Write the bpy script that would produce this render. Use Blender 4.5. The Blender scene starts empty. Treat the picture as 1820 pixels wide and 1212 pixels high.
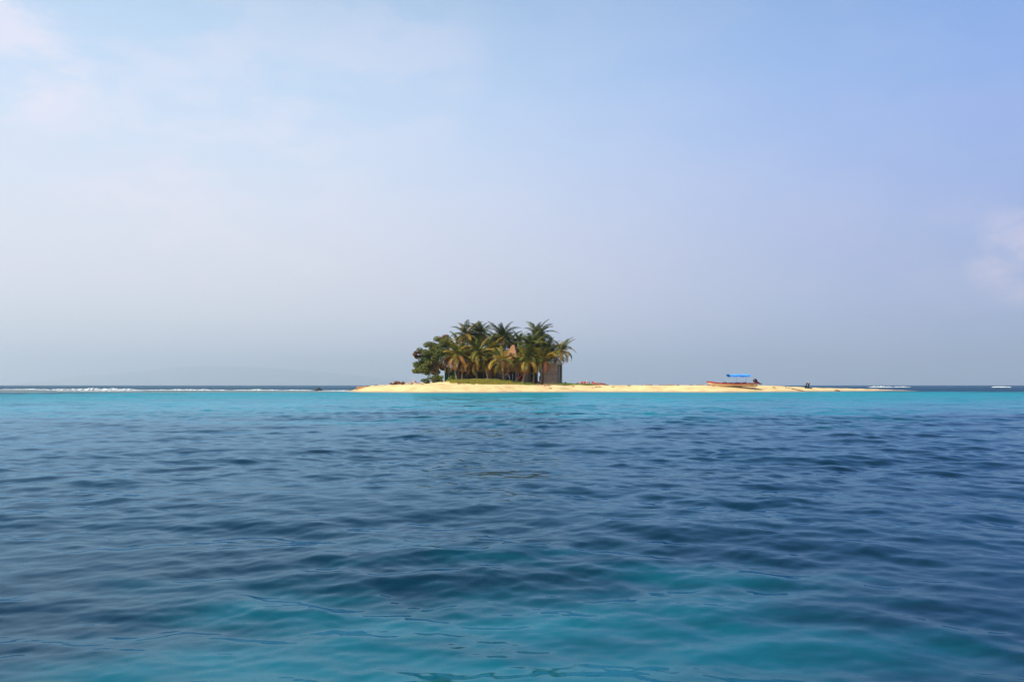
import bpy, math, random
import numpy as np
from mathutils import Vector, Matrix, Euler

random.seed(7)
rng = np.random.default_rng(7)
R = math.radians
scene = bpy.context.scene
COL = scene.collection

# ------------------------------------------------------------------ camera
CAM_H, F_PX, HOR = 1.1, 1400.0, 684.5
PITCH = math.atan((HOR - 606.0) / F_PX)
cam_data = bpy.data.cameras.new('camera')
cam_data.sensor_width = 36.0
cam_data.lens = 36.0 * F_PX / 1820.0
cam_data.clip_start = 0.05
cam_data.clip_end = 120000.0
cam = bpy.data.objects.new('camera', cam_data)
cam.location = (0, 0, CAM_H)
cam.rotation_euler = (R(90) + PITCH, 0, 0)
COL.objects.link(cam)
scene.camera = cam

# ------------------------------------------------------------------ sky and sun
SUN_AZ, SUN_EL = R(-126), R(46)          # clockwise from +Y: over the left shoulder
world = bpy.data.worlds.new('World')
scene.world = world
world.use_nodes = True
wn, wl = world.node_tree.nodes, world.node_tree.links
wn.clear()
w_out = wn.new('ShaderNodeOutputWorld')
w_bg = wn.new('ShaderNodeBackground')
w_bg.inputs['Strength'].default_value = 0.10
sky = wn.new('ShaderNodeTexSky')
sky.sky_type = 'NISHITA'
sky.sun_disc = False
sky.sun_elevation = SUN_EL
sky.sun_rotation = SUN_AZ
sky.altitude = 0
sky.air_density = 1.0
sky.dust_density = 1.2
sky.ozone_density = 1.4
wl.new(w_bg.outputs[0], w_out.inputs['Surface'])


def wmath(op, a, b=None, c=None, clamp=False):
    n = wn.new('ShaderNodeMath'); n.operation = op; n.use_clamp = clamp
    for i, v in enumerate((a, b, c)):
        if v is None: continue
        if isinstance(v, (int, float)): n.inputs[i].default_value = v
        else: wl.new(v, n.inputs[i])
    return n.outputs[0]


def wmap(v, a, b, c=0.0, d=1.0):
    n = wn.new('ShaderNodeMapRange'); n.interpolation_type = 'SMOOTHSTEP'
    wl.new(v, n.inputs[0])
    for i, q in enumerate((a, b, c, d)): n.inputs[i + 1].default_value = q
    return n.outputs[0]


def wmix(f, a, b):
    n = wn.new('ShaderNodeMix'); n.data_type = 'RGBA'
    if isinstance(f, (int, float)): n.inputs[0].default_value = f
    else: wl.new(f, n.inputs[0])
    for s, v in ((6, a), (7, b)):
        if isinstance(v, tuple): n.inputs[s].default_value = v
        else: wl.new(v, n.inputs[s])
    return n.outputs[2]


tc = wn.new('ShaderNodeTexCoord')
sep = wn.new('ShaderNodeSeparateXYZ')
wl.new(tc.outputs['Generated'], sep.inputs[0])
# thin milky high haze: pale low down, letting the blue through higher up
veil = wmap(sep.outputs[2], 0.12, 0.80, 0.86, 0.03)
side = wmap(sep.outputs[0], -0.35, 0.78)
tall = wmap(sep.outputs[2], 0.10, 0.50)
veil_col = wmix(tall, wmix(side, (7.9, 7.75, 8.4, 1), (2.8, 3.6, 7.0, 1)), wmix(side, (6.2, 8.8, 11.6, 1), (1.3, 3.6, 9.6, 1)))
col = wmix(veil, sky.outputs[0], veil_col)
# faint clouds
mp = wn.new('ShaderNodeMapping')
mp.inputs['Scale'].default_value = (5.0, 5.0, 11.0)
wl.new(tc.outputs['Generated'], mp.inputs[0])
cn = wn.new('ShaderNodeTexNoise')
cn.inputs['Scale'].default_value = 1.7
cn.inputs['Detail'].default_value = 8
cn.inputs['Roughness'].default_value = 0.58
wl.new(mp.outputs[0], cn.inputs[0])
# everywhere a trace; a little more in a few drifts of cloud
drift = None
for px, py, wdt, amt in ((30, 75, .0045, .30), (330, 240, .03, .16), (715, 110, .008, .12), (1825, 455, .0022, .42), (1640, 520, .012, .05)):
    u, v = (px - 910) / F_PX, (606 - py) / F_PX
    d = Vector((u, math.cos(PITCH) - v * math.sin(PITCH), math.sin(PITCH) + v * math.cos(PITCH))).normalized()
    dp = wn.new('ShaderNodeVectorMath'); dp.operation = 'DOT_PRODUCT'
    nz = wn.new('ShaderNodeVectorMath'); nz.operation = 'NORMALIZE'
    wl.new(tc.outputs['Generated'], nz.inputs[0]); wl.new(nz.outputs[0], dp.inputs[0]); dp.inputs[1].default_value = d
    q = wmap(dp.outputs['Value'], 1 - wdt, 1 - wdt * .05, 0.0, amt)
    drift = q if drift is None else wmath('ADD', drift, q)
cloud = wmath('MULTIPLY', wmap(cn.outputs[0], 0.38, 0.62), wmath('ADD', drift, 0.035))
col = wmix(cloud, col, (9.8, 8.0, 8.4, 1))
wl.new(col, w_bg.inputs['Color'])

sun_data = bpy.data.lights.new('sun', 'SUN')
sun_data.energy = 5.0
sun_data.angle = R(0.55)
sun_data.color = (1.0, 0.92, 0.80)
sun = bpy.data.objects.new('sun', sun_data)
sd = Vector((math.sin(SUN_AZ) * math.cos(SUN_EL), math.cos(SUN_AZ) * math.cos(SUN_EL), math.sin(SUN_EL)))
sun.rotation_euler = sd.to_track_quat('Z', 'Y').to_euler()
sun.location = (-60, -40, 80)
COL.objects.link(sun)

vs = scene.view_settings
vs.view_transform = 'Standard'; vs.look = 'None'; vs.exposure = 0.25; vs.gamma = 1.0
vs.use_curve_mapping = False
scene.render.engine = 'CYCLES'
scene.cycles.use_denoising = True
scene.cycles.max_bounces = 6
scene.cycles.volume_bounces = 1
scene.cycles.caustics_reflective = False
scene.cycles.caustics_refractive = False


# ------------------------------------------------------------------ helpers
def at(px, py, Y):
    u, v = (px - 910.0) / F_PX, (606.0 - py) / F_PX
    d = Vector((u, math.cos(PITCH) - v * math.sin(PITCH), math.sin(PITCH) + v * math.cos(PITCH)))
    return Vector((0, 0, CAM_H)) + d * (Y / d.y)


def X_at(px, Y):
    return at(px, HOR, Y).x


def tag(o, label=None, cat=None, group=None, kind=None):
    if label: o['label'] = label
    if cat: o['category'] = cat
    if group: o['group'] = group
    if kind: o['kind'] = kind
    return o


def empty(name, loc, rz=0.0):
    o = bpy.data.objects.new(name, None)
    o.empty_display_size = 0.3
    COL.objects.link(o)
    o.location = loc; o.rotation_euler = (0, 0, rz)
    return o


class MB:
    """collects shapes; build() links them as one mesh object"""
    def __init__(s):
        s.v, s.f, s.m = [], [], []

    def add(s, verts, faces, mi=0):
        b = len(s.v)
        s.v.extend([tuple(p) for p in verts])
        s.f.extend([tuple(i + b for i in f) for f in faces])
        s.m.extend([mi] * len(faces))

    def box(s, c, size, rot=None, mi=0, taper=1.0):
        hx, hy, hz = size[0] / 2, size[1] / 2, size[2] / 2
        M = Euler(rot).to_matrix() if rot else Matrix.Identity(3)
        vs_ = []
        for z, t in ((-hz, 1.0), (hz, taper)):
            for x, y in ((-hx, -hy), (hx, -hy), (hx, hy), (-hx, hy)):
                vs_.append(Vector(c) + M @ Vector((x * t, y * t, z)))
        s.add(vs_, [(3, 2, 1, 0), (4, 5, 6, 7), (0, 1, 5, 4), (1, 2, 6, 5), (2, 3, 7, 6), (3, 0, 4, 7)], mi)

    def tube(s, pts, rad, n=6, mi=0, cap=True):
        pts = [Vector(p) for p in pts]
        if isinstance(rad, (int, float)): rad = [rad] * len(pts)
        rings = []
        for i, p in enumerate(pts):
            t = (pts[min(i + 1, len(pts) - 1)] - pts[max(i - 1, 0)]).normalized()
            a = t.cross(Vector((0, 0, 1)) if abs(t.z) < 0.9 else Vector((1, 0, 0))).normalized()
            b = t.cross(a)
            rings.append([p + (a * math.cos(2 * math.pi * k / n) + b * math.sin(2 * math.pi * k / n)) * rad[i] for k in range(n)])
        vv = [q for r in rings for q in r]
        ff = []
        for i in range(len(pts) - 1):
            for k in range(n):
                ff.append((i * n + k, i * n + (k + 1) % n, (i + 1) * n + (k + 1) % n, (i + 1) * n + k))
        if cap:
            ff.append(tuple(reversed(range(n)))); ff.append(tuple(range((len(pts) - 1) * n, len(pts) * n)))
        s.add(vv, ff, mi)

    def lump(s, c, size, seed=0, nu=8, nv=5, rough=0.25, mi=0, rz=0.0):
        r_ = random.Random(seed)
        vv = []
        for j in range(nv + 1):
            ph = math.pi * j / nv
            for i in range(nu):
                th = 2 * math.pi * i / nu
                k = 1 + r_.uniform(-rough, rough)
                x = math.sin(ph) * math.cos(th) * size[0] * k
                y = math.sin(ph) * math.sin(th) * size[1] * k
                vv.append((c[0] + x * math.cos(rz) - y * math.sin(rz), c[1] + x * math.sin(rz) + y * math.cos(rz), c[2] + math.cos(ph) * size[2] * k))
        ff = []
        for j in range(nv):
            for i in range(nu):
                ff.append((j * nu + i, (j + 1) * nu + i, (j + 1) * nu + (i + 1) % nu, j * nu + (i + 1) % nu))
        s.add(vv, ff, mi)

    def mesh(s, name, mats, smooth=False):
        me = bpy.data.meshes.new(name)
        me.from_pydata(s.v, [], s.f)
        for m in (mats if isinstance(mats, (list, tuple)) else [mats]): me.materials.append(m)
        if any(s.m): me.polygons.foreach_set('material_index', s.m)
        if smooth: me.polygons.foreach_set('use_smooth', [True] * len(s.f))
        me.update()
        return me

    def build(s, name, mats, parent=None, smooth=False, loc=None):
        return link(name, s.mesh(name, mats, smooth), parent, loc)


def link(name, me, parent=None, loc=None):
    o = bpy.data.objects.new(name, me)
    COL.objects.link(o)
    if parent: o.parent = parent
    if loc is not None: o.location = loc
    return o


def np_mesh(name, V, F, mats, smooth=True):
    """V (n,3) and quads F (m,4) as arrays"""
    me = bpy.data.meshes.new(name)
    me.vertices.add(len(V)); me.vertices.foreach_set('co', np.ascontiguousarray(V, dtype=np.float32).ravel())
    me.loops.add(F.size); me.loops.foreach_set('vertex_index', np.ascontiguousarray(F, dtype=np.int32).ravel())
    me.polygons.add(len(F))
    me.polygons.foreach_set('loop_start', np.arange(0, F.size, F.shape[1], dtype=np.int32))
    me.polygons.foreach_set('loop_total', np.full(len(F), F.shape[1], dtype=np.int32))
    if smooth: me.polygons.foreach_set('use_smooth', np.ones(len(F), dtype=bool))
    for m in mats: me.materials.append(m)
    me.update(calc_edges=True)
    return me


# ------------------------------------------------------------------ materials
def mat(name, c1, c2=None, scale=4.0, rough=0.8, bump=0.0, bump_scale=None, detail=5, spec=0.3, per_object=0.0, stretch=None, trans=0.0):
    m = bpy.data.materials.new(name)
    m.use_nodes = True
    nt = m.node_tree
    b = nt.nodes['Principled BSDF']
    b.inputs['Roughness'].default_value = rough
    b.inputs['Specular IOR Level'].default_value = spec
    t = nt.nodes.new('ShaderNodeTexCoord')
    co = t.outputs['Object']
    if stretch:
        mpn = nt.nodes.new('ShaderNodeMapping'); mpn.inputs['Scale'].default_value = stretch
        nt.links.new(co, mpn.inputs[0]); co = mpn.outputs[0]
    n = nt.nodes.new('ShaderNodeTexNoise')
    n.inputs['Scale'].default_value = scale; n.inputs['Detail'].default_value = detail
    nt.links.new(co, n.inputs[0])
    cr = nt.nodes.new('ShaderNodeMix'); cr.data_type = 'RGBA'
    cr.inputs[6].default_value = (*c1, 1); cr.inputs[7].default_value = (*(c2 or [x * 0.7 for x in c1]), 1)
    mr = nt.nodes.new('ShaderNodeMapRange'); mr.inputs[1].default_value = 0.36; mr.inputs[2].default_value = 0.64
    nt.links.new(n.outputs[0], mr.inputs[0]); nt.links.new(mr.outputs[0], cr.inputs[0])
    out = cr.outputs[2]
    if per_object:
        oi = nt.nodes.new('ShaderNodeObjectInfo')
        hs = nt.nodes.new('ShaderNodeHueSaturation')
        r2 = nt.nodes.new('ShaderNodeMapRange'); r2.inputs[3].default_value = 1 - per_object; r2.inputs[4].default_value = 1 + per_object
        nt.links.new(oi.outputs['Random'], r2.inputs[0]); nt.links.new(r2.outputs[0], hs.inputs['Value'])
        r3 = nt.nodes.new('ShaderNodeMapRange'); r3.inputs[3].default_value = 0.5 + per_object * 0.05; r3.inputs[4].default_value = 0.5 - per_object * 0.09
        nt.links.new(oi.outputs['Random'], r3.inputs[0]); nt.links.new(r3.outputs[0], hs.inputs['Hue'])
        nt.links.new(out, hs.inputs['Color']); out = hs.outputs[0]
    nt.links.new(out, b.inputs['Base Color'])
    if bump:
        n2 = nt.nodes.new('ShaderNodeTexNoise'); n2.inputs['Scale'].default_value = bump_scale or scale * 3; n2.inputs['Detail'].default_value = 6
        nt.links.new(co, n2.inputs[0])
        bp = nt.nodes.new('ShaderNodeBump'); bp.inputs['Strength'].default_value = bump; bp.inputs['Distance'].default_value = 0.05
        nt.links.new(n2.outputs[0], bp.inputs['Height']); nt.links.new(bp.outputs[0], b.inputs['Normal'])
    if trans:
        tr = nt.nodes.new('ShaderNodeBsdfTranslucent')
        nt.links.new(out, tr.inputs[0])
        mx = nt.nodes.new('ShaderNodeMixShader'); mx.inputs[0].default_value = trans
        nt.links.new(b.outputs[0], mx.inputs[1]); nt.links.new(tr.outputs[0], mx.inputs[2])
        nt.links.new(mx.outputs[0], nt.nodes['Material Output'].inputs[0])
    return m


M = {}
M['frond_green'] = mat('frond_green', (0.10, 0.118, 0.014), (0.165, 0.165, 0.018), 1.5, 0.45, per_object=0.35, trans=0.25, spec=0.15)
M['frond_dark'] = mat('frond_dark', (0.050, 0.074, 0.016), (0.085, 0.10, 0.017), 1.5, 0.45, per_object=0.3, trans=0.2, spec=0.15)
M['frond_yellow'] = mat('frond_yellow', (0.50, 0.34, 0.04), (0.30, 0.24, 0.035), 1.5, 0.5, per_object=0.25, trans=0.25)
M['frond_dry'] = mat('frond_dry', (0.66, 0.30, 0.07), (0.46, 0.22, 0.07), 1.5, 0.7, per_object=0.3, trans=0.15)
M['palm_trunk'] = mat('palm_trunk', (0.27, 0.19, 0.13), (0.16, 0.12, 0.09), 3, 0.9, 0.6, 8, stretch=(1, 1, 4), per_object=0.2)
M['bark'] = mat('bark', (0.24, 0.15, 0.09), (0.13, 0.09, 0.06), 3, 0.9, 0.6, 8)
M['grape_leaf'] = mat('grape_leaf', (0.075, 0.105, 0.018), (0.125, 0.145, 0.024), 0.9, 0.5, trans=0.2, per_object=0.3)
M['grape_leaf_red'] = mat('grape_leaf_red', (0.20, 0.075, 0.03), (0.11, 0.08, 0.025), 0.9, 0.5, trans=0.2)
M['grass'] = mat('grass', (0.24, 0.28, 0.03), (0.40, 0.31, 0.05), 0.8, 0.7, trans=0.2)
M['grass_green'] = mat('grass_green', (0.14, 0.23, 0.03), (0.21, 0.24, 0.035), 0.8, 0.7, trans=0.2)
M['thatch'] = mat('thatch', (0.62, 0.30, 0.16), (0.33, 0.17, 0.10), 2.6, 0.95, 1.0, 9, stretch=(3, 3, .8))
M['thatch_old'] = mat('thatch_old', (0.30, 0.18, 0.11), (0.16, 0.10, 0.07), 3.5, 0.95, 0.8, 14, stretch=(3, 3, 1))
M['plank_grey'] = mat('plank_grey', (0.22, 0.185, 0.16), (0.13, 0.11, 0.10), 2.5, 0.9, 0.4, 10, stretch=(6, 6, 1), per_object=0.25)
M['board_tan'] = mat('board_tan', (0.34, 0.24, 0.18), (0.23, 0.175, 0.14), 1.5, 0.9, 0.4, 10, stretch=(1, 4, 8), per_object=0.22)
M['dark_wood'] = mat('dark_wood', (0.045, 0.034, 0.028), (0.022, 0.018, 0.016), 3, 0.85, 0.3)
M['post_wood'] = mat('post_wood', (0.16, 0.12, 0.09), (0.09, 0.07, 0.055), 3, 0.9, 0.4, stretch=(4, 4, 1))
M['green_paint'] = mat('green_paint', (0.02, 0.11, 0.06), (0.015, 0.075, 0.045), 2.5, 0.6)
M['white_paint'] = mat('white_paint', (0.78, 0.77, 0.74), (0.68, 0.66, 0.62), 3, 0.5)
M['pane'] = mat('pane', (0.25, 0.42, 0.52), (0.2, 0.36, 0.45), 3, 0.1, spec=0.6)
M['red_paint'] = mat('red_paint', (0.36, 0.02, 0.015), (0.26, 0.015, 0.012), 1.2, 0.4)
M['red_plastic'] = mat('red_plastic', (0.50, 0.07, 0.04), (0.40, 0.055, 0.03), 3, 0.45)
M['red_cloth'] = mat('red_cloth', (0.62, 0.03, 0.04), (0.48, 0.02, 0.03), 3, 0.9)
M['boat_cream'] = mat('boat_cream', (0.74, 0.56, 0.36), (0.66, 0.48, 0.30), 0.8, 0.45)
M['boat_inner'] = mat('boat_inner', (0.07, 0.08, 0.085), (0.10, 0.10, 0.10), 2, 0.7)
M['canopy_blue'] = mat('canopy_blue', (0.03, 0.22, 0.85), (0.04, 0.28, 0.90), 1.2, 0.6, trans=0.2)
M['canopy_pale'] = mat('canopy_pale', (0.10, 0.38, 0.80), (0.08, 0.33, 0.76), 1.2, 0.6)
M['metal'] = mat('metal', (0.45, 0.46, 0.47), (0.4, 0.4, 0.4), 3, 0.35)
M['motor_black'] = mat('motor_black', (0.018, 0.018, 0.02), (0.012, 0.012, 0.013), 3, 0.35, spec=0.5)
M['rubble'] = mat('rubble', (0.58, 0.47, 0.40), (0.36, 0.28, 0.24), 2.2, 0.95, 0.6, 9)
M['rust_rock'] = mat('rust_rock', (0.46, 0.21, 0.08), (0.60, 0.38, 0.17), 2.0, 0.95, 0.6, 9)
M['dark_rock'] = mat('dark_rock', (0.03, 0.03, 0.035), (0.06, 0.055, 0.05), 2.0, 0.8, 0.6, 9)
M['dry_shrub'] = mat('dry_shrub', (0.36, 0.15, 0.03), (0.24, 0.10, 0.03), 2, 0.8, trans=0.15, per_object=0.2)
M['debris'] = mat('debris', (0.30, 0.13, 0.07), (0.17, 0.08, 0.05), 1.3, 0.9, 0.3)
M['driftwood'] = mat('driftwood', (0.28, 0.13, 0.09), (0.16, 0.08, 0.06), 3, 0.9, 0.4, per_object=0.3)
M['pale_wood'] = mat('pale_wood', (0.62, 0.52, 0.40), (0.5, 0.4, 0.3), 3, 0.9, 0.3)
M['rope'] = mat('rope', (0.30, 0.29, 0.27), (0.24, 0.23, 0.21), 20, 0.9)
M['foam'] = mat('foam', (0.72, 0.75, 0.76), (0.52, 0.57, 0.59), 1.8, 0.7, 0.8, 6)
M['hill'] = mat('hill', (0.07, 0.10, 0.06), (0.05, 0.08, 0.05), 0.002, 0.95)
M['teal_plastic'] = mat('teal_plastic', (0.02, 0.30, 0.10), (0.02, 0.24, 0.08), 3, 0.5)
M['terracotta'] = mat('terracotta', (0.24, 0.12, 0.07), (0.18, 0.09, 0.05), 5, 0.9)


def sand_material():
    m = bpy.data.materials.new('sand'); m.use_nodes = True
    nt = m.node_tree; b = nt.nodes['Principled BSDF']
    b.inputs['Roughness'].default_value = 0.95; b.inputs['Specular IOR Level'].default_value = 0.15
    g = nt.nodes.new('ShaderNodeNewGeometry')
    sx = nt.nodes.new('ShaderNodeSeparateXYZ'); nt.links.new(g.outputs['Position'], sx.inputs[0])
    n = nt.nodes.new('ShaderNodeTexNoise'); n.inputs['Scale'].default_value = 0.5; n.inputs['Detail'].default_value = 7; n.inputs['Roughness'].default_value = 0.65
    nt.links.new(g.outputs['Position'], n.inputs[0])
    c = nt.nodes.new('ShaderNodeValToRGB')
    c.color_ramp.elements[0].position = 0.34; c.color_ramp.elements[0].color = (0.54, 0.37, 0.18, 1)
    c.color_ramp.elements[1].position = 0.55; c.color_ramp.elements[1].color = (0.74, 0.56, 0.27, 1)
    nt.links.new(n.outputs[0], c.inputs[0])
    # the wet strip that the water reaches
    ad = nt.nodes.new('ShaderNodeMath'); ad.operation = 'MULTIPLY_ADD'; ad.inputs[1].default_value = 0.16
    nt.links.new(n.outputs[0], ad.inputs[0]); nt.links.new(sx.outputs[2], ad.inputs[2])
    w = nt.nodes.new('ShaderNodeMapRange'); w.inputs[1].default_value = 0.19; w.inputs[2].default_value = 0.31
    nt.links.new(ad.outputs[0], w.inputs[0])
    mx = nt.nodes.new('ShaderNodeMix'); mx.data_type = 'RGBA'
    mx.inputs[6].default_value = (0.34, 0.27, 0.20, 1)
    nt.links.new(w.outputs[0], mx.inputs[0]); nt.links.new(c.outputs[0], mx.inputs[7])
    nt.links.new(mx.outputs[2], b.inputs['Base Color'])
    n2 = nt.nodes.new('ShaderNodeTexNoise'); n2.inputs['Scale'].default_value = 3.0; n2.inputs['Detail'].default_value = 6
    nt.links.new(g.outputs['Position'], n2.inputs[0])
    bp = nt.nodes.new('ShaderNodeBump'); bp.inputs['Strength'].default_value = 0.6; bp.inputs['Distance'].default_value = 0.12
    nt.links.new(n2.outputs[0], bp.inputs['Height']); nt.links.new(bp.outputs[0], b.inputs['Normal'])
    return m


def sea_material():
    m = bpy.data.materials.new('sea_water'); m.use_nodes = True
    nt = m.node_tree; N, L = nt.nodes, nt.links
    N.remove(N['Principled BSDF'])
    body = N.new('ShaderNodeBsdfDiffuse')            # light coming back out of the water
    refl = N.new('ShaderNodeBsdfGlossy'); refl.inputs['Color'].default_value = (0.50, 0.77, 0.95, 1)
    fres = N.new('ShaderNodeFresnel'); fres.inputs['IOR'].default_value = 1.333
    at_ = N.new('ShaderNodeAttribute'); at_.attribute_name = 'sea_bed'
    sp = N.new('ShaderNodeSeparateColor'); L.new(at_.outputs['Color'], sp.inputs[0])
    g = N.new('ShaderNodeNewGeometry')

    def noise(scale, detail, sc=(1, 1, 1), rough=0.55):
        mpn = N.new('ShaderNodeMapping'); mpn.inputs['Scale'].default_value = sc
        L.new(g.outputs['Position'], mpn.inputs[0])
        n = N.new('ShaderNodeTexNoise'); n.inputs['Scale'].default_value = scale; n.inputs['Detail'].default_value = detail
        n.inputs['Roughness'].default_value = rough
        L.new(mpn.outputs[0], n.inputs[0])
        return n.outputs[0]

    def madd(a, k, c):
        n = N.new('ShaderNodeMath'); n.operation = 'MULTIPLY_ADD'; n.inputs[1].default_value = k
        L.new(a, n.inputs[0])
        if isinstance(c, (int, float)): n.inputs[2].default_value = c
        else: L.new(c, n.inputs[2])
        return n.outputs[0]

    def rng_(v, a, c, lo=0.0, hi=1.0):
        n = N.new('ShaderNodeMapRange'); n.interpolation_type = 'SMOOTHSTEP'
        L.new(v, n.inputs[0]); n.inputs[1].default_value = a; n.inputs[2].default_value = c
        n.inputs[3].default_value = lo; n.inputs[4].default_value = hi
        return n.outputs[0]

    def mix(f, a, c):
        n = N.new('ShaderNodeMix'); n.data_type = 'RGBA'
        L.new(f, n.inputs[0])
        for s, v in ((6, a), (7, c)):
            if isinstance(v, tuple): n.inputs[s].default_value = (*v, 1)
            else: L.new(v, n.inputs[s])
        return n.outputs[2]

    pat = noise(0.22, 5, (0.5, 1, 1))
    bed = mix(rng_(pat, 0.35, 0.7), (0.0008, 0.012, 0.028), (0.0012, 0.022, 0.045))
    # pale sand showing through shallow water, broken up by weed patches
    sh = madd(noise(0.26, 8, (0.35, 1.1, 1), 0.72), 1.7, sp.outputs[0])
    bed = mix(rng_(sh, 1.12, 1.82), bed, (0.004, 0.22, 0.27))
    fg = madd(noise(1.1, 6, (0.5, 1.1, 1), 0.62), 1.7, sp.outputs[2])  # turquoise mixed into the water colour near the viewer
    bed = mix(rng_(fg, 1.0, 2.0), bed, (0.001, 0.105, 0.145))
    rf = madd(noise(0.35, 5, (0.6, 1, 1)), 0.8, sp.outputs[1])
    bed = mix(rng_(rf, 0.8, 1.15), bed, (0.15, 0.16, 0.13))
    L.new(bed, body.inputs['Color'])
    L.new(rng_(at_.outputs['Alpha'], 0.0, 1.0, 0.045, 0.22), refl.inputs['Roughness'])
    h1 = noise(5.0, 4, (0.55, 1.2, 1))
    h2 = noise(0.9, 5, (0.55, 1.2, 1), 0.6)
    b1 = N.new('ShaderNodeBump'); b1.inputs['Strength'].default_value = 0.25; b1.inputs['Distance'].default_value = 0.012
    L.new(h1, b1.inputs['Height'])
    b2 = N.new('ShaderNodeBump'); b2.inputs['Strength'].default_value = 1.0; L.new(rng_(at_.outputs['Alpha'], 0.0, 0.8, 0.0, 0.30), b2.inputs['Distance'])
    L.new(h2, b2.inputs['Height']); L.new(b1.outputs[0], b2.inputs['Normal'])
    for n in (body, refl, fres): L.new(b2.outputs[0], n.inputs['Normal'])
    fm = N.new('ShaderNodeMath'); fm.operation = 'MULTIPLY'
    L.new(fres.outputs[0], fm.inputs[0]); L.new(rng_(at_.outputs['Alpha'], 0.0, 0.9, 1.0, 0.5), fm.inputs[1])
    mx = N.new('ShaderNodeMixShader')
    L.new(fm.outputs[0], mx.inputs[0]); L.new(body.outputs[0], mx.inputs[1]); L.new(refl.outputs[0], mx.inputs[2])
    L.new(mx.outputs[0], N['Material Output'].inputs['Surface'])
    return m


M['sand'] = sand_material()
M['sea'] = sea_material()


# ------------------------------------------------------------------ the sand cay
def ss(x, a, b):
    t = np.clip((np.asarray(x, dtype=float) - a) / (b - a), 0, 1)
    return t * t * (3 - 2 * t)


# (photo column, photo row of the water's edge, height of the beach crest in metres, mound behind the crest)
SHORE = [(585, 694.6, -0.15, 0), (612, 695.6, 0.12, 0), (628, 696.6, 0.62, 0), (645, 697.2, 1.02, 0.05), (690, 697.6, 1.12, 0.15), (730, 698.0, 1.15, 0.35), (790, 698.2, 1.15, 0.62),
         (860, 697.9, 1.18, 0.72), (930, 697.4, 1.16, 0.72), (985, 697.2, 1.10, 0.66), (1020, 697.0, 1.08, 0.30), (1060, 696.9, 1.06, 0.06), (1120, 697.0, 1.04, 0),
         (1200, 697.3, 1.03, 0), (1270, 697.6, 1.03, 0), (1350, 697.0, 1.03, 0), (1400, 696.6, 1.0, 0), (1440, 696.2, 0.80, 0), (1490, 695.7, 0.55, 0),
         (1540, 695.2, 0.42, 0), (1590, 694.7, 0.26, 0), (1625, 694.4, 0.08, 0), (1655, 694.2, -0.25, 0)]
_Y = [CAM_H * F_PX / (r - HOR) for _, r, _, _ in SHORE]
_X = [(p - 910) / F_PX * y for (p, _, _, _), y in zip(SHORE, _Y)]
_C = [c for _, _, c, _ in SHORE]; _M = [m for _, _, _, m in SHORE]


def shore_y(x):
    return np.interp(x, _X, _Y) + 0.35 * np.sin(np.asarray(x) * 0.55) + 0.2 * np.sin(np.asarray(x) * 1.31 + 1)


def sand_z(x, y):
    x = np.asarray(x, dtype=float); y = np.asarray(y, dtype=float)
    t = y - shore_y(x)
    c = np.interp(x, _X, _C, left=-0.9, right=-0.9); m = np.interp(x, _X, _M)
    out = np.where(t < 0, t * 0.08, 0)
    rise = np.clip(t / 9.0, 0, 1); rise = np.sin(rise * math.pi / 2) ** 1.1
    z = out + c * rise + m * ss(t, 14.5, 21.5)
    z = z - (c + m + 0.8) * ss(t, 33, 46)
    z = z + 0.03 * np.sin(x * 0.9 + y * 0.7) * rise + 0.02 * np.sin(x * 2.3 - y * 1.1 + 2) * rise + 0.018 * np.sin(x * 4.1 + y * 2.7) * rise
    return z


def gz(x, y):
    return float(sand_z(x, y))


def ground(px, Y, dz=0.0):
    x = X_at(px, Y)
    return Vector((x, Y, gz(x, Y) + dz))


gx = np.arange(-46, 92, 0.3); gy = np.arange(98, 168, 0.3)
XX, YY = np.meshgrid(gx, gy)
ZZ = sand_z(XX, YY) + rng.normal(0, 0.008, XX.shape)
nx_, ny_ = len(gx), len(gy)
idx = np.arange(nx_ * ny_).reshape(ny_, nx_)
F4 = np.stack([idx[:-1, :-1], idx[:-1, 1:], idx[1:, 1:], idx[1:, :-1]], -1).reshape(-1, 4)
keep = (ZZ.ravel()[F4] > -0.6).any(1)
sand = link('sand_cay', np_mesh('sand_cay', np.stack([XX.ravel(), YY.ravel(), ZZ.ravel()], 1), F4[keep], [M['sand']]))
tag(sand, 'low pale yellow sand cay with a long spit', kind='structure')


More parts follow.
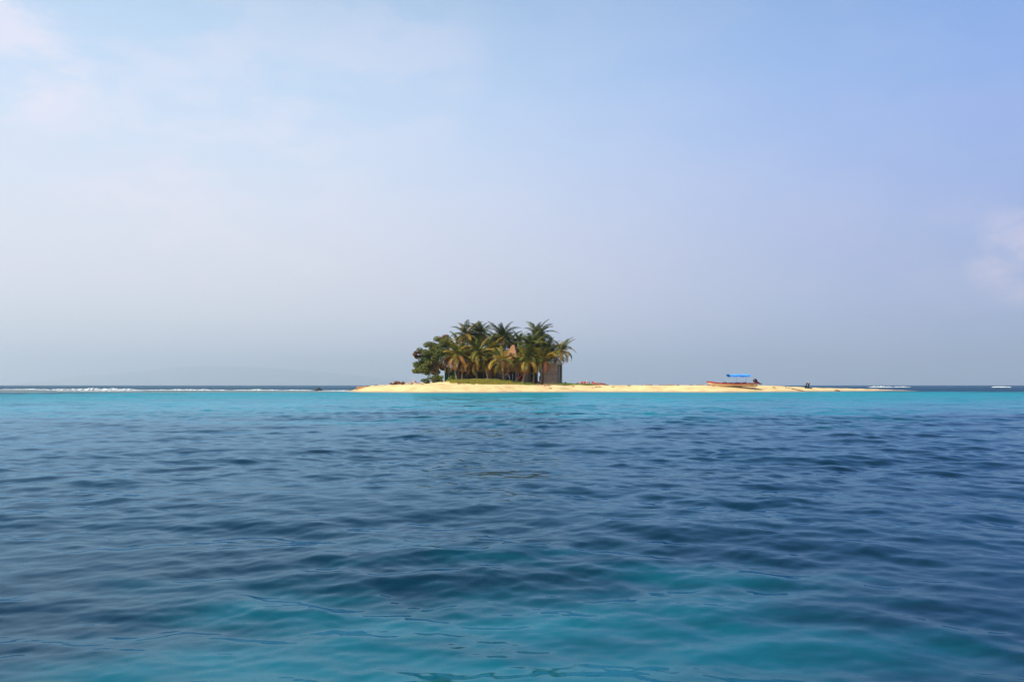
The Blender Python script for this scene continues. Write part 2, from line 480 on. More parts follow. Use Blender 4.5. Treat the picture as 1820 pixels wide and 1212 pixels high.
# ------------------------------------------------------------------ the sea
def build_sea():
    th = np.concatenate([np.linspace(-46, 46, 660), np.linspace(46, 314, 68)[1:-1]]) * math.pi / 180
    r = [0.25]
    while r[-1] < 2.4: r.append(r[-1] * 1.2)
    while r[-1] < 150: r.append(r[-1] * 1.0036)
    while r[-1] < 1500: r.append(r[-1] * 1.012)
    while r[-1] < 26000: r.append(r[-1] * 1.12)
    r = np.array(r)
    T, Rr = np.meshgrid(th, r)
    X, Y = Rr * np.sin(T), Rr * np.cos(T)
    dr = np.gradient(r); sp = np.maximum(dr, r * (92 / 660 * math.pi / 180))
    Z = np.zeros_like(X); DX = np.zeros_like(X); DY = np.zeros_like(X)
    near = np.where(r < 1500)[0]; nr = near[-1] + 1
    g = np.random.default_rng(11)
    # slope given to each octave of wave length, from swell down to wavelets
    comps = []
    bands = [(14, 7, .014, 9, 20), (7, 3.5, .022, 12, 22), (3.5, 1.8, .036, 16, 24), (1.8, .9, .062, 22, 26), (.9, .45, .076, 30, 28), (.45, .22, .084, 40, 32), (.22, .11, .062, 36, 38), (.11, .06, .034, 26, 44)]
    for hi, lo, slope, n, spread in bands:
        for _ in range(n):
            lam = math.exp(g.uniform(math.log(lo), math.log(hi)))
            a = math.radians(-100 + g.normal(0, spread))
            comps.append((lam, slope * math.sqrt(2 / n) * g.uniform(.5, 1.4), a, g.uniform(0, 2 * math.pi)))
    xs, ys = X[:nr].astype(np.float32), Y[:nr].astype(np.float32)
    zz = np.zeros_like(xs); dx = np.zeros_like(xs); dy = np.zeros_like(xs)
    sl = ss(np.hypot(xs, ys), 20, 110)
    gust = (0.85 + 0.22 * np.sin(xs * 0.11 + 1.3 * np.sin(ys * 0.05)) + 0.2 * np.sin(ys * 0.21 + xs * 0.06 + 1.0) + 0.24 * np.sin(xs * 0.9 + 1.7 * np.sin(ys * 0.8 + 0.4)) * np.sin(ys * 1.1 - xs * 0.35 + 1.2 * np.sin(xs * 0.6))).astype(np.float32)
    # waves lowered near the viewer so their backs reflect less dark sea
    gust = gust * (0.64 + 0.36 * ss(np.hypot(xs, ys), 3.5, 16)).astype(np.float32)
    for lam, s, a, ph in comps:
        w = ss(lam / sp[:nr], 2.2, 4.0).astype(np.float32)
        n_on = int(np.max(np.nonzero(w)[0])) + 1 if w.any() else 0
        if not n_on: continue
        kk = 2 * math.pi / lam; cx, cy = math.cos(a), math.sin(a)
        p = kk * (cx * xs[:n_on] + cy * ys[:n_on]) + ph
        A = (s / kk) * w[:n_on, None] * (gust[:n_on] if lam < 3 else 1)
        c, q = np.cos(p), np.sin(p)
        zz[:n_on] += A * c
        ch = 0.35 if lam > .9 else 0.3 if lam > .45 else 0.2
        dx[:n_on] -= ch * A * cx * q; dy[:n_on] -= ch * A * cy * q
    # the lee of the cay is calmer
    t = shore_y(xs) - ys
    inside = (xs > _X[0] - 8) & (xs < _X[-1] + 8)
    calm = np.where(inside, 0.25 + 0.75 * ss(t, 0, 28), 1.0).astype(np.float32)
    Z[:nr] = zz * calm; DX[:nr] = dx * calm; DY[:nr] = dy * calm
    far = ss(r, 200, 1500)[:, None]
    V = np.stack([X + DX, Y + DY, Z * (1 - 0 * far)], -1).reshape(-1, 3)
    n_t, n_r = len(th), len(r)
    ii = np.arange(n_t * n_r).reshape(n_r, n_t)
    nxt = np.roll(ii, -1, axis=1)
    F = np.stack([nxt[:-1], nxt[1:], ii[1:], ii[:-1]], -1).reshape(-1, 4)
    me = np_mesh('sea', V, F, [M['sea']])
    # water colour masks: R pale shallow sand, G reef flat, B turquoise near the viewer
    P = np.zeros((n_r, n_t, 4), np.float32); P[..., 3] = 1
    d = np.interp(X, _X, _Y, left=_Y[0], right=_Y[-1]) - Y
    shal = np.clip((1 / 16 - 1 / np.maximum(Y, 1)) / (1 / 16 - 1 / 110), 0, 1) * (1 - 0.95 * ss(Y, 124, 155)) * (1 - 0.8 * ss(np.abs(X - 8), 40, 100))
    shal = shal * ss(Y, 0, 10)
    P[..., 0] = shal
    reef = ss(Y, 100, 124) * (1 - ss(Y, 168, 185)) * (1 - ss(X, -30, -22))
    rim = (1 - ss(np.abs(d - 0.8), 0.8, 3.2)) * ss(X, -34, -28) * (1 - ss(X, 60, 75)) * 0.55
    P[..., 1] = np.maximum(reef * 0.72, rim)
    P[..., 2] = (1 - ss(Rr, 3.0, 6.6)) * (1 - 0.75 * ss(np.abs(X + 0.1), 0.7, 3.0)) * 0.92
    P[..., 3] = ss(np.log(Rr), math.log(25), math.log(260))
    ca = me.color_attributes.new('sea_bed', 'FLOAT_COLOR', 'POINT')
    ca.data.foreach_set('color', P.reshape(-1))
    o = link('sea', me)
    tag(o, 'rippled blue sea with turquoise shallows', kind='structure')


build_sea()

# far hills, almost lost in the haze
def build_hills():
    D = 25000.0
    pts = [(60, 684), (150, 668), (240, 662), (300, 653), (360, 650), (400, 652), (440, 650), (490, 655), (560, 660), (640, 668), (740, 676), (860, 684)]
    n = 90
    xs = np.linspace(60, 860, n)
    ys = np.interp(xs, [p[0] for p in pts], [p[1] for p in pts])
    mb = MB(); rows = []
    prof = [(0, -0.02), (0.25, 0.25), (0.5, 0.62), (0.75, 0.88), (1.0, 1.0), (1.6, 0.5), (2.2, -0.02)]
    for t, k in prof:
        row = []
        for i, (x, y) in enumerate(zip(xs, ys)):
            YD = D - 2500 + 2500 * t
            p = at(x, y, D)
            h = max(p.z, 2) * (k + (0.05 * math.sin(i * 1.7 + t * 5) + 0.04 * math.sin(i * .63)) * (0 < k < 1))
            row.append((p.x, YD, h if k > 0 else -0.5))
        rows.append(row)
    vv = [p for r_ in rows for p in r_]
    ff = [(j * n + i, j * n + i + 1, (j + 1) * n + i + 1, (j + 1) * n + i) for j in range(len(prof) - 1) for i in range(n - 1)]
    mb.add(vv, ff)
    tag(mb.build('hills', M['hill'], smooth=True), 'faint blue hills on the far left horizon', kind='structure')


build_hills()

# ------------------------------------------------------------------ palms
def frond_mesh(name, L, droop, lmax, material, seed, ragged=0.0, hang=0.5):
    r_ = random.Random(seed)
    mb = MB(); n = 12; pts = []; ang = 0.0; p = Vector((0, 0, 0)); dirs = []
    for i in range(n + 1):
        s = i / n
        ang = -droop * (s ** 1.25)
        d = Vector((math.cos(ang), 0, math.sin(ang)))
        pts.append(p.copy()); dirs.append(d)
        p = p + d * (L / n)
    mb.tube(pts, [0.055 - 0.045 * i / n for i in range(n + 1)], 4)
    m = int(44 + L * 3)
    for side in (-1, 1):
        for i in range(m):
            s = 0.13 + 0.87 * (i + r_.uniform(-.3, .3)) / m
            s = min(max(s, .12), .995)
            if r_.random() < ragged: continue
            k = s * n; j = min(int(k), n - 1); fr = k - j
            b = pts[j].lerp(pts[j + 1], fr); d = dirs[j].lerp(dirs[j + 1], fr).normalized()
            up = Vector((-d.z, 0, d.x))
            l = lmax * (0.35 + 0.65 * math.sin(math.pi * min(1, 0.18 + 0.80 * s) ** 0.9)) * r_.uniform(.82, 1.1)
            fw = 0.55 + 0.55 * s
            o = (Vector((0, side, 0)) + d * fw + up * r_.uniform(.0, .28)).normalized()
            w = 0.034 * r_.uniform(.7, 1.4)
            g = Vector((0, 0, -1))
            q1 = b + o * (l * .5) + g * (l * .10 * hang)
            o2 = (o + g * (1.0 * hang + r_.uniform(0, .3))).normalized()
            q2 = q1 + o2 * (l * .5)
            wd = d * w
            mb.add([b - wd * .7, b + wd * .7, q1 + wd, q1 - wd, q2], [(0, 1, 2, 3), (3, 2, 4)])
    return mb.mesh(name, material)


FR = {}
for mk in ('frond_green', 'frond_dark', 'frond_yellow', 'frond_dry'):
    FR[mk] = [frond_mesh('frond', 4.0, dr, 1.05, M[mk], 10 + i, 0.06 if mk != 'frond_dry' else .2, hg)
              for i, (dr, hg) in enumerate([(0.9, .55), (1.4, .8), (1.9, 1.0), (2.3, 1.15)])]


def palm(cx, cy, bx, Y, size, label, nf=20, tone='mix', base_r=0.17, lean_mid=0.0, seed=0, old=4, wind=0.0, group='coconut palms on the cay'):
    r_ = random.Random(seed * 31 + 5)
    base = ground(bx, Y, -0.12)
    top = at(cx, cy, Y + r_.uniform(-.5, .5))
    nf = int(nf * 1.45)
    t = tag(empty('palm_tree', base), label, 'palm', group)
    v = top - base
    n = 12; pts = []; rad = []
    for i in range(n + 1):
        s = i / n
        side = lean_mid * math.sin(math.pi * s)
        pts.append(Vector((v.x * s ** 1.35 + side, v.y * s, v.z * s)))
        bulge = 1.0 + 0.6 * math.exp(-s * 14)
        rad.append((base_r * (1 - 0.42 * s)) * bulge * (1 + 0.05 * (-1) ** i))
    mb = MB(); mb.tube(pts, rad, 8)
    mb.build('trunk', M['palm_trunk'], t, smooth=True)
    # fibrous crown base
    mb = MB()
    mb.lump(pts[-1] + Vector((0, 0, .05)), (.26 * size, .26 * size, .42 * size), seed, 7, 5, .2)
    mb.build('crown_heart', M['bark'], t)
    for i in range(nf):
        s = i / (nf - 1)                      # 0 youngest, upright; 1 oldest, hanging
        az = i * 2.39996 + r_.uniform(-.25, .25) + seed
        el = R(80) - s ** 0.95 * R(100) + r_.uniform(-.14, .14)
        k = 0 if s < .25 else 1 if s < .5 else 2 if s < .85 else 3
        q = r_.random()
        if i >= nf - int(old * 1.5): mk = 'frond_dry' if q < .5 else 'frond_yellow'
        elif tone == 'dark': mk = 'frond_dark' if q < .7 else 'frond_green'
        elif tone == 'light': mk = 'frond_yellow' if q < .34 else 'frond_green'  # extra yellow fronds put warm sun highlights into the front palms' colour
        else: mk = 'frond_dark' if q < .33 else 'frond_green' if q < .82 else 'frond_yellow'
        o = link('frond', FR[mk][min(3, max(0, k + r_.choice((-1, 0, 0, 1))))], t)
        o.location = pts[-1] + Vector((math.cos(az) * .08, math.sin(az) * .08, .12 - .2 * s))
        sc = size * r_.uniform(.85, 1.08) * (0.78 + .22 * math.sin(math.pi * min(1, s * 1.1 + .15)))
        d = Vector((math.cos(az) * math.cos(el) + wind, math.sin(az) * math.cos(el), math.sin(el)))
        az2 = math.atan2(d.y, d.x); el2 = math.atan2(d.z, math.hypot(d.x, d.y))
        o.rotation_euler = Euler((r_.uniform(-.35, .35), -el2, az2), 'XYZ')
        o.scale = (sc, sc, sc)
    return t


# crown column, crown row, base column, depth, frond scale
PALMS = [
    (955, 598, 950, 143.5, 0.98, 'tallest palm, its crown standing above the others at the right of the grove', dict(nf=22, tone='dark', seed=1, wind=.22, old=2)),
    (893, 600, 896, 145.0, 0.95, 'tall dark palm behind the pointed thatched roof', dict(nf=22, tone='dark', seed=2, old=2)),
    (853, 594, 858, 146.0, 0.90, 'tall palm just right of the leftmost high crown', dict(nf=20, tone='dark', seed=3, old=3)),
    (829, 597, 834, 144.0, 0.93, 'leftmost of the tall palms, beside the broad leafy tree', dict(nf=20, tone='mix', seed=4, old=3)),
    (923, 607, 930, 147.0, 0.62, 'small drooping palm crown in the gap between the two tallest palms', dict(nf=16, tone='dark', seed=5, old=2)),
    (943, 617, 935, 139.5, 0.90, 'bushy dark palm right of the pointed thatched roof', dict(nf=22, tone='dark', seed=6, old=4)),
    (998, 625, 997, 141.0, 0.74, 'rightmost palm, slim trunk beside the board hut', dict(nf=17, tone='mix', seed=7, old=3, base_r=.12)),
    (891, 640, 895, 136.2, 0.86, 'low palm with a starburst crown in front of the thatched hut', dict(nf=17, tone='light', seed=8, old=5, base_r=.19)),
    (939, 639, 929, 137.0, 0.88, 'low palm on a thick grey trunk beside the red hammock', dict(nf=20, tone='mix', seed=9, old=5, base_r=.22)),
    (812, 630, 813, 138.0, 0.86, 'palm with orange lower fronds just right of the broad leafy tree', dict(nf=19, tone='mix', seed=10, old=6, lean_mid=-.35)),
    (850, 628, 867, 137.5, 0.84, 'palm whose trunk leans left beside the open shelter', dict(nf=18, tone='mix', seed=11, old=6, base_r=.2, lean_mid=.2)),
    (872, 622, 874, 142.5, 0.80, 'mid-height palm behind the leaning trunk in the middle of the grove', dict(nf=18, tone='mix', seed=12, old=3)),
    (972, 628, 968, 143.0, 0.85, 'dark palm behind the board hut', dict(nf=18, tone='dark', seed=13, old=3)),
    (833, 634, 838, 143.0, 0.80, 'palm rising behind the open thatched shelter', dict(nf=18, tone='mix', seed=14, old=5)),
    (911, 628, 914, 149.0, 0.85, 'palm at the back of the grove behind the thatched hut', dict(nf=16, tone='dark', seed=15, old=2)),
    (967, 639, 961, 136.6, 0.74, 'short palm whose fronds hang over the left corner of the board hut', dict(nf=15, tone='light', seed=16, old=4, base_r=.13)),
    (881, 614, 884, 147.0, 0.85, 'palm at the back of the grove left of the pointed thatched roof', dict(nf=18, tone='dark', seed=18, old=2)),
    (842, 614, 846, 149.0, 0.88, 'palm at the back of the grove below the two left high crowns', dict(nf=18, tone='dark', seed=19, old=3)),
    (905, 608, 908, 150.0, 0.80, 'rearmost palm right of the tall dark central palm', dict(nf=16, tone='dark', seed=20, old=2)),
    (958, 618, 962, 146.0, 0.90, 'palm filling the grove under the tallest crown', dict(nf=18, tone='dark', seed=21, old=3)),
    (985, 632, 985, 145.5, 0.72, 'palm behind the roof of the board hut, next to the rightmost palm', dict(nf=17, tone='dark', seed=22, old=3, base_r=.13)),
    (868, 643, 872, 138.5, 0.72, 'short palm with yellow fronds right of the open shelter', dict(nf=16, tone='light', seed=23, old=5, base_r=.14)),
    (818, 613, 822, 146.5, 0.82, 'palm at the back of the grove behind the broad leafy tree', dict(nf=17, tone='mix', seed=24, old=3)),
    (926, 634, 922, 145.0, 0.78, 'palm behind the right slope of the thatched roof', dict(nf=17, tone='dark', seed=25, old=3)),
    (846, 641, 848, 138.6, 0.80, 'low palm with long orange fronds arching over the open shelter', dict(nf=18, tone='light', seed=26, old=7, base_r=.15)),
    (822, 641, 821, 138.4, 0.78, 'low palm drooping over the left end of the open shelter', dict(nf=17, tone='light', seed=27, old=7, base_r=.14)),
    (917, 646, 917, 138.8, 0.62, 'small low palm in front of the open bay of the thatched hut', dict(nf=15, tone='mix', seed=28, old=4, base_r=.12)),
    (951, 641, 948, 137.8, 0.80, 'low palm spreading in front of the plank shed', dict(nf=18, tone='mix', seed=29, old=5, base_r=.16)),
    (966, 640, 964, 140.8, 0.66, 'short palm behind the left corner of the board hut roof', dict(nf=14, tone='light', seed=30, old=4, base_r=.12)),
    (878, 650, 879, 139.5, 0.60, 'smallest palm, tucked between the starburst palm and the leaning trunk', dict(nf=15, tone='light', seed=31, old=5, base_r=.12)),
    (800, 641, 797, 140.5, 0.66, 'short palm with dry orange fronds under the broad leafy tree', dict(nf=15, tone='light', seed=17, old=6, base_r=.12)),
]
for cx, cy, bx, Y, size, lab, kw in PALMS:
    palm(cx, cy + (2 if cy >= 630 else 0), bx, Y, size * (1.14 if cy >= 622 else 1.03), lab, **kw)


# ------------------------------------------------------------------ broad leafy tree and shrubs
def leaf_cloud(mb, c, rad, n, size, r_, flat=0.5):
    for _ in range(n):
        while True:
            p = Vector((r_.uniform(-1, 1), r_.uniform(-1, 1), r_.uniform(-1, 1)))
            if .35 < p.length < 1: break
        nrm = (p + Vector((0, 0, flat)) + Vector((r_.gauss(0, .5), r_.gauss(0, .5), r_.gauss(0, .5)))).normalized()
        q = Vector(c) + Vector((p.x * rad[0], p.y * rad[1], p.z * rad[2]))
        a = nrm.cross(Vector((r_.uniform(-1, 1), r_.uniform(-1, 1), r_.uniform(-1, 1)))).normalized(); b = nrm.cross(a)
        s = size * r_.uniform(.7, 1.3)
        mb.add([q - a * s, q - b * s * .85 + a * s * .1, q + a * s, q + b * s * .85 + a * s * .1], [(0, 1, 2, 3)])


def grape_tree():
    Y = 139.5
    base = ground(786, Y, -0.1)
    t = tag(empty('sea_grape_tree', base), 'broad leafy tree spreading left at the left end of the grove', 'tree')
    P = lambda x, y, dy=0.0: at(x, y, Y + dy) - base
    mb = MB(); fork = P(776, 664)
    mb.tube([Vector((0, 0, 0)), P(783, 672), P(779, 668), fork], [.26, .21, .19, .17], 8)
    mb.build('trunk', M['bark'], t, smooth=True)
    clumps = [(747, 655, -1, 1.25, .95), (744, 647, .5, 1.1, .9), (760, 652, -1.5, 1.4, 1.15), (757, 641, 0, 1.5, 1.1), (751, 626, .5, 1.15, .95), (743, 631, -.5, .8, .7), (771, 645, .8, 1.6, 1.4),
              (768, 626, -.8, 1.6, 1.25), (775, 610, .3, 1.6, 1.15), (787, 607, -.8, 1.5, 1.0), (795, 614, .8, 1.6, 1.3), (786, 624, -1.2, 1.7, 1.4), (767, 658, 0.6, 1.2, .8), (783, 643, 1.6, 1.7, 1.5), (798, 630, 1.5, 1.6, 1.4), (741, 660, -.3, .8, .5),
              (763, 634, .8, 1.5, 1.2), (777, 634, -.4, 1.5, 1.2), (765, 617, .4, 1.3, .95), (790, 600, .2, .9, .5), (779, 655, 1.2, 1.3, 1.0)]
    for i, (x, y, dy, rx, rz) in enumerate(clumps):
        r_ = random.Random(100 + i)
        c = P(x, y, dy)
        mb = MB()
        mid = fork.lerp(c, .5) + Vector((r_.uniform(-.3, .3), r_.uniform(-.3, .3), .25))
        mb.tube([fork, mid, c], [.10, .06, .025], 5)
        mb.build('limb', M['bark'], t, smooth=True)
        mb = MB()
        for k in range(7):
            off = Vector((r_.uniform(-.7, .7) * rx, r_.uniform(-.7, .7) * rx, r_.uniform(-.7, .7) * rz))
            leaf_cloud(mb, c + off, (rx * .52, rx * .52, rz * .45), 190, .105, r_, .9)
        mb.build('leaf_clump', M['grape_leaf_red'] if i in (5, 19) else M['grape_leaf'], t)


grape_tree()


def shrub(px, Y, w, h, label, m, seed, leaf=.12, n=7, cat='shrub', group=None):
    r_ = random.Random(seed); base = ground(px, Y, -.05)
    t = tag(empty('shrub', base), label, cat, group)
    mb = MB()
    for k in range(6):
        a = r_.uniform(0, 6.28)
        mb.tube([(0, 0, 0), (math.cos(a) * w * .25, math.sin(a) * w * .2, h * .45), (math.cos(a) * w * .4, math.sin(a) * w * .3, h * .85)], [.03, .02, .01], 4)
    mb.build('stems', M['bark'], t)
    mb = MB()
    for k in range(n):
        c = (r_.uniform(-.5, .5) * w * .75, r_.uniform(-.4, .4) * w * .6, h * r_.uniform(.25, .78))
        leaf_cloud(mb, c, (w * .22, w * .2, h * .3), 60, leaf, r_)
    mb.build('foliage', m, t)


shrub(757, 133.0, 1.9, 1.0, 'leftmost low green shrub in front of the broad leafy tree', M['grape_leaf'], 1, group='green shrubs under the leafy tree')
shrub(769, 133.6, 2.3, 1.5, 'middle low green shrub in front of the broad leafy tree', M['grape_leaf'], 2, group='green shrubs under the leafy tree')
shrub(781, 134.2, 1.7, 1.25, 'low yellow-green shrub at the foot of the broad leafy tree', M['grass_green'], 3, group='green shrubs under the leafy tree')
shrub(803, 138.5, 1.6, 1.1, 'rounded green bush in front of the green shack', M['grass_green'], 4)
for i, (px, w, h, lab) in enumerate([(698, .9, .55, 'leftmost of three rust-brown dry bushes on the sand'), (706, 1.0, .72, 'middle and tallest of three rust-brown dry bushes on the sand'), (714, .9, .65, 'rightmost of three rust-brown dry bushes, nearest the rubble heap')]):
    shrub(px, 134.5, w, h, lab, M['dry_shrub'], 20 + i, .07, group='dry bushes on the sand')
# dark undergrowth at the back of the grove
for i, (px, Y, w, h, lab) in enumerate([(858, 143.5, 2.2, 2.6, 'dark undergrowth between the open shelter and the leaning palm trunk'), (877, 143.0, 2.0, 2.4, 'dark undergrowth left of the thatched hut'), (930, 142.8, 1.6, 2.2, 'dark undergrowth between the thatched hut and the plank shed'), (813, 142.5, 1.6, 2.0, 'dark undergrowth between the green shack and the open shelter'),
                                      (822, 147.5, 4.0, 3.0, 'dark thicket behind the open shelter, its left half'), (846, 148.5, 4.2, 3.4, 'dark thicket behind the open shelter, its right half'), (871, 149.5, 2.4, 4.5, 'dark thicket behind the leaning palm trunk'),
                                      (905, 149, 3.6, 4.2, 'dark thicket behind the thatched hut'), (938, 149, 3.4, 4.6, 'dark thicket behind the plank shed'), (981, 149, 2.2, 3.0, 'dark thicket behind the board hut')]):
    shrub(px, Y, w, h, lab, M['grape_leaf'], 40 + i, .17, 12, cat='bush', group='thickets in the grove')


# ------------------------------------------------------------------ ground cover
def grass_patch(name, label, polys, n, m, h=(.18, .42), seed=0):
    r_ = random.Random(seed); mb = MB()
    for _ in range(n):
        x0, x1, y0, y1 = r_.choice(polys)
        px = r_.uniform(x0, x1); Y = r_.uniform(y0, y1)
        e = min((px - x0) / (x1 - x0), (x1 - px) / (x1 - x0), (Y - y0) / (y1 - y0) + .12)
        if r_.random() > .25 + e * 5: continue
        p = ground(px, Y)
        for _k in range(3):
            a = r_.uniform(0, 6.28); l = r_.uniform(*h); ln = r_.uniform(.1, .6) * l
            d = Vector((math.cos(a), math.sin(a), 0)); s = Vector((-d.y, d.x, 0)) * r_.uniform(.02, .045)
            b = p + Vector((r_.gauss(0, .12), r_.gauss(0, .12), -.02))
            mb.add([b - s, b + s, b + d * ln * .5 + Vector((0, 0, l * .65)) + s * .7, b + d * ln + Vector((0, 0, l)), b + d * ln * .5 + Vector((0, 0, l * .65)) - s * .7], [(0, 1, 2, 4), (4, 2, 3)])
    tag(mb.build(name, m), label, 'grass', kind='stuff')


grass_patch('beach_grass', 'long strip of yellow-green beach grass along the front of the palms', [(792, 930, 131.6, 137.5), (826, 905, 130.8, 136.5), (800, 860, 130.6, 135), (850, 925, 130.4, 133)], 7600, M['grass'], seed=1)
grass_patch('beach_vine', 'low green creeping vine on the sand below the red hammock', [(925, 944, 128.8, 132.5), (914, 934, 130.5, 134), (930, 950, 129.6, 131.2)], 1500, M['grass_green'], (.12, .34), seed=2)
grass_patch('beach_vine', 'green creeping vine in front of the board hut', [(966, 985, 131.6, 136.0), (972, 986, 130.4, 133)], 1100, M['grass_green'], (.12, .34), seed=3)
grass_patch('beach_vine', 'green creeping vine right of the board hut, reaching the red tables', [(986, 1036, 132.6, 139.0), (988, 1015, 131.4, 136), (1010, 1056, 133.5, 138)], 2200, M['grass_green'], (.12, .4), seed=4)


def debris(name, label, spots, m, seed, flat=.06):
    r_ = random.Random(seed); mb = MB()
    for px, Y, w, n in spots:
        for _ in range(n):
            p = ground(px + r_.gauss(0, .4) * w, Y + r_.gauss(0, .25))
            s = r_.uniform(.07, .22)
            mb.lump((p.x, p.y, p.z + .02), (s * 1.5, s, flat * r_.uniform(.6, 1.6)), r_.randrange(9999), 6, 4, .35, 0, r_.uniform(0, 3))
    tag(mb.build(name, m), label, 'seaweed', kind='stuff')


debris('seaweed_line', 'scattered brown seaweed on the bare sand spit', [(1186, 130.5, 14, 34), (1150, 134, 10, 12), (1204, 129, 2, 4), (1118, 130, 2, 4), (1246, 132, 18, 16), (1089, 129.5, 2, 3), (1225, 133, 6, 8), (1376, 131, 3, 5), (1410, 133, 14, 26), (1423, 132.5, 5, 16)], M['debris'], 1)
debris('seaweed_line', 'brown seaweed along the sand in front of the boat', [(1280, 128.2, 16, 46), (1296, 127.6, 8, 22), (1262, 128.6, 7, 16), (1314, 127.8, 4, 12), (1268, 125.8, 1.5, 4)], M['debris'], 2)
debris('seaweed_line', 'specks of brown seaweed scattered on the beach below the palms', [(786, 128.5, 6, 9), (842, 129.5, 5, 9), (820, 130, 12, 6), (744, 130, 12, 6), (880, 130.5, 14, 9), (905, 128.5, 20, 6), (960, 129, 12, 14), (975, 127.5, 6, 6), (942, 129.5, 6, 8), (978, 124.5, 1.5, 4), (1018, 129, 4, 4), (668, 129, 4, 10), (682, 130, 6, 5), (655, 129.5, 3, 10), (1060, 129, 16, 6)], M['debris'], 3)
t = debris('seaweed_heap', 'small brown heap of weed on the tapering end of the spit', [(1488, 138.5, 3.2, 40)], M['debris'], 4, .12)

# ------------------------------------------------------------------ huts
def hut_frame(px, Y, yaw=0.0, dz=0.0):
    return ground(px, Y, dz), yaw


def thatch(mb, base_pts, apex_pts, n, rows, r_, thick=.07, mi=0):
    """overlapping shaggy bundles laid from eave to ridge over one roof plane"""
    b0, b1 = Vector(base_pts[0]), Vector(base_pts[1]); a0, a1 = Vector(apex_pts[0]), Vector(apex_pts[1])
    nrm = (b1 - b0).cross(a0 - b0).normalized()
    if nrm.z < 0: nrm = -nrm
    mb.add([b0, b1, a1, a0], [(0, 1, 2, 3)], mi)
    for j in range(rows):
        t0 = j / rows; t1 = min(1.0, (j + 1.35) / rows)
        for i in range(n):
            s = (i + r_.uniform(-.4, .4)) / n; w = .62 / n
            def q(s_, t_): return (b0.lerp(b1, min(max(s_, 0), 1))).lerp(a0.lerp(a1, min(max(s_, 0), 1)), t_)
            drop = r_.uniform(-.05, .02)
            lo = thick * r_.uniform(.7, 1.9)
            mb.add([q(s - w, t0 + drop) + nrm * lo, q(s + w, t0 + drop) + nrm * lo, q(s + w * .8, t1) + nrm * .025, q(s - w * .8, t1) + nrm * .025], [(0, 1, 2, 3)], mi)


def thatched_hut():
    Y = 141.0
    base = ground(902, Y, -.05)
    t = tag(empty('thatched_hut', base), 'hut with a steep pointed orange thatched roof among the palms', 'hut')
    r_ = random.Random(5)
    S = Y / F_PX
    hw, hd = 23.5 * S, 2.2
    ez = at(902, 661, Y).z - base.z; az = at(902, 614, Y).z - base.z
    rx = 10 * S
    c = [(-hw, -hd, ez), (hw, -hd, ez), (hw, hd, ez), (-hw, hd, ez)]
    r0, r1 = (rx - .22, 0, az), (rx + .22, 0, az)
    mb = MB()
    thatch(mb, (c[0], c[1]), (r0, r1), 26, 11, r_)
    thatch(mb, (c[1], c[2]), (r1, r1), 18, 11, r_)
    thatch(mb, (c[2], c[3]), (r1, r0), 26, 11, r_)
    thatch(mb, (c[3], c[0]), (r0, r0), 18, 11, r_)
    roof = mb.build('thatch_roof', M['thatch'], t)
    mb = MB(); mb.tube([Vector(r0) - Vector((.06, 0, .02)), Vector(r1) + Vector((.06, 0, .0))], [.10, .09], 7); mb.build('ridge_cap', M['thatch'], roof)
    for x, y in ((-hw + .35, -hd + .35), (-.1, -hd + .35), (1.35, -hd + .35), (hw - .35, -hd + .35), (-hw + .35, hd - .35), (hw - .35, hd - .35)):
        mb = MB(); mb.tube([(x, y, 0), (x + r_.uniform(-.05, .05), y, ez + .1)], .075, 7); mb.build('post', M['post_wood'], t)
    # plank walls: front left bay, back and both ends; the middle bay stays open
    pw = .24
    def planks(x0, y0, x1, y1, m):
        n = max(1, int(math.hypot(x1 - x0, y1 - y0) / pw))
        for i in range(n):
            s = (i + .5) / n
            mb = MB(); hh = ez - .05 + r_.uniform(-.12, .0)
            mb.box((x0 + (x1 - x0) * s, y0 + (y1 - y0) * s, hh / 2), (pw * .93, .035, hh), (0, 0, math.atan2(y1 - y0, x1 - x0) + r_.uniform(-.02, .02)))
            mb.build('plank', m, t)
    planks(-hw + .45, -hd + .42, -.2, -hd + .42, M['plank_grey'])
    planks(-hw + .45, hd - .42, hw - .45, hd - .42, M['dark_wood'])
    planks(-hw + .38, -hd + .5, -hw + .38, hd - .5, M['plank_grey'])
    planks(hw - .38, -hd + .5, hw - .38, hd - .5, M['plank_grey'])
    # things inside the open bay
    o = empty('hanging_cloth', base + Vector((.35, -hd + .9, 0)))
    mb = MB(); mb.add([(-.16, 0, 1.05), (.02, .03, 1.0), (.16, 0, 1.1), (.16, 0, 1.75), (0, .03, 1.8), (-.16, 0, 1.75)], [(0, 1, 4, 5), (1, 2, 3, 4)])
    mb.tube([(-.3, .02, 1.8), (.3, .02, 1.8)], .012, 4)
    bpy.data.objects.remove(o)
    tag(mb.build('hanging_cloth', M['red_cloth'], None, loc=base + Vector((.35, -hd + .9, 0))), 'small red cloth hanging in the open bay of the thatched hut', 'cloth')


thatched_hut()


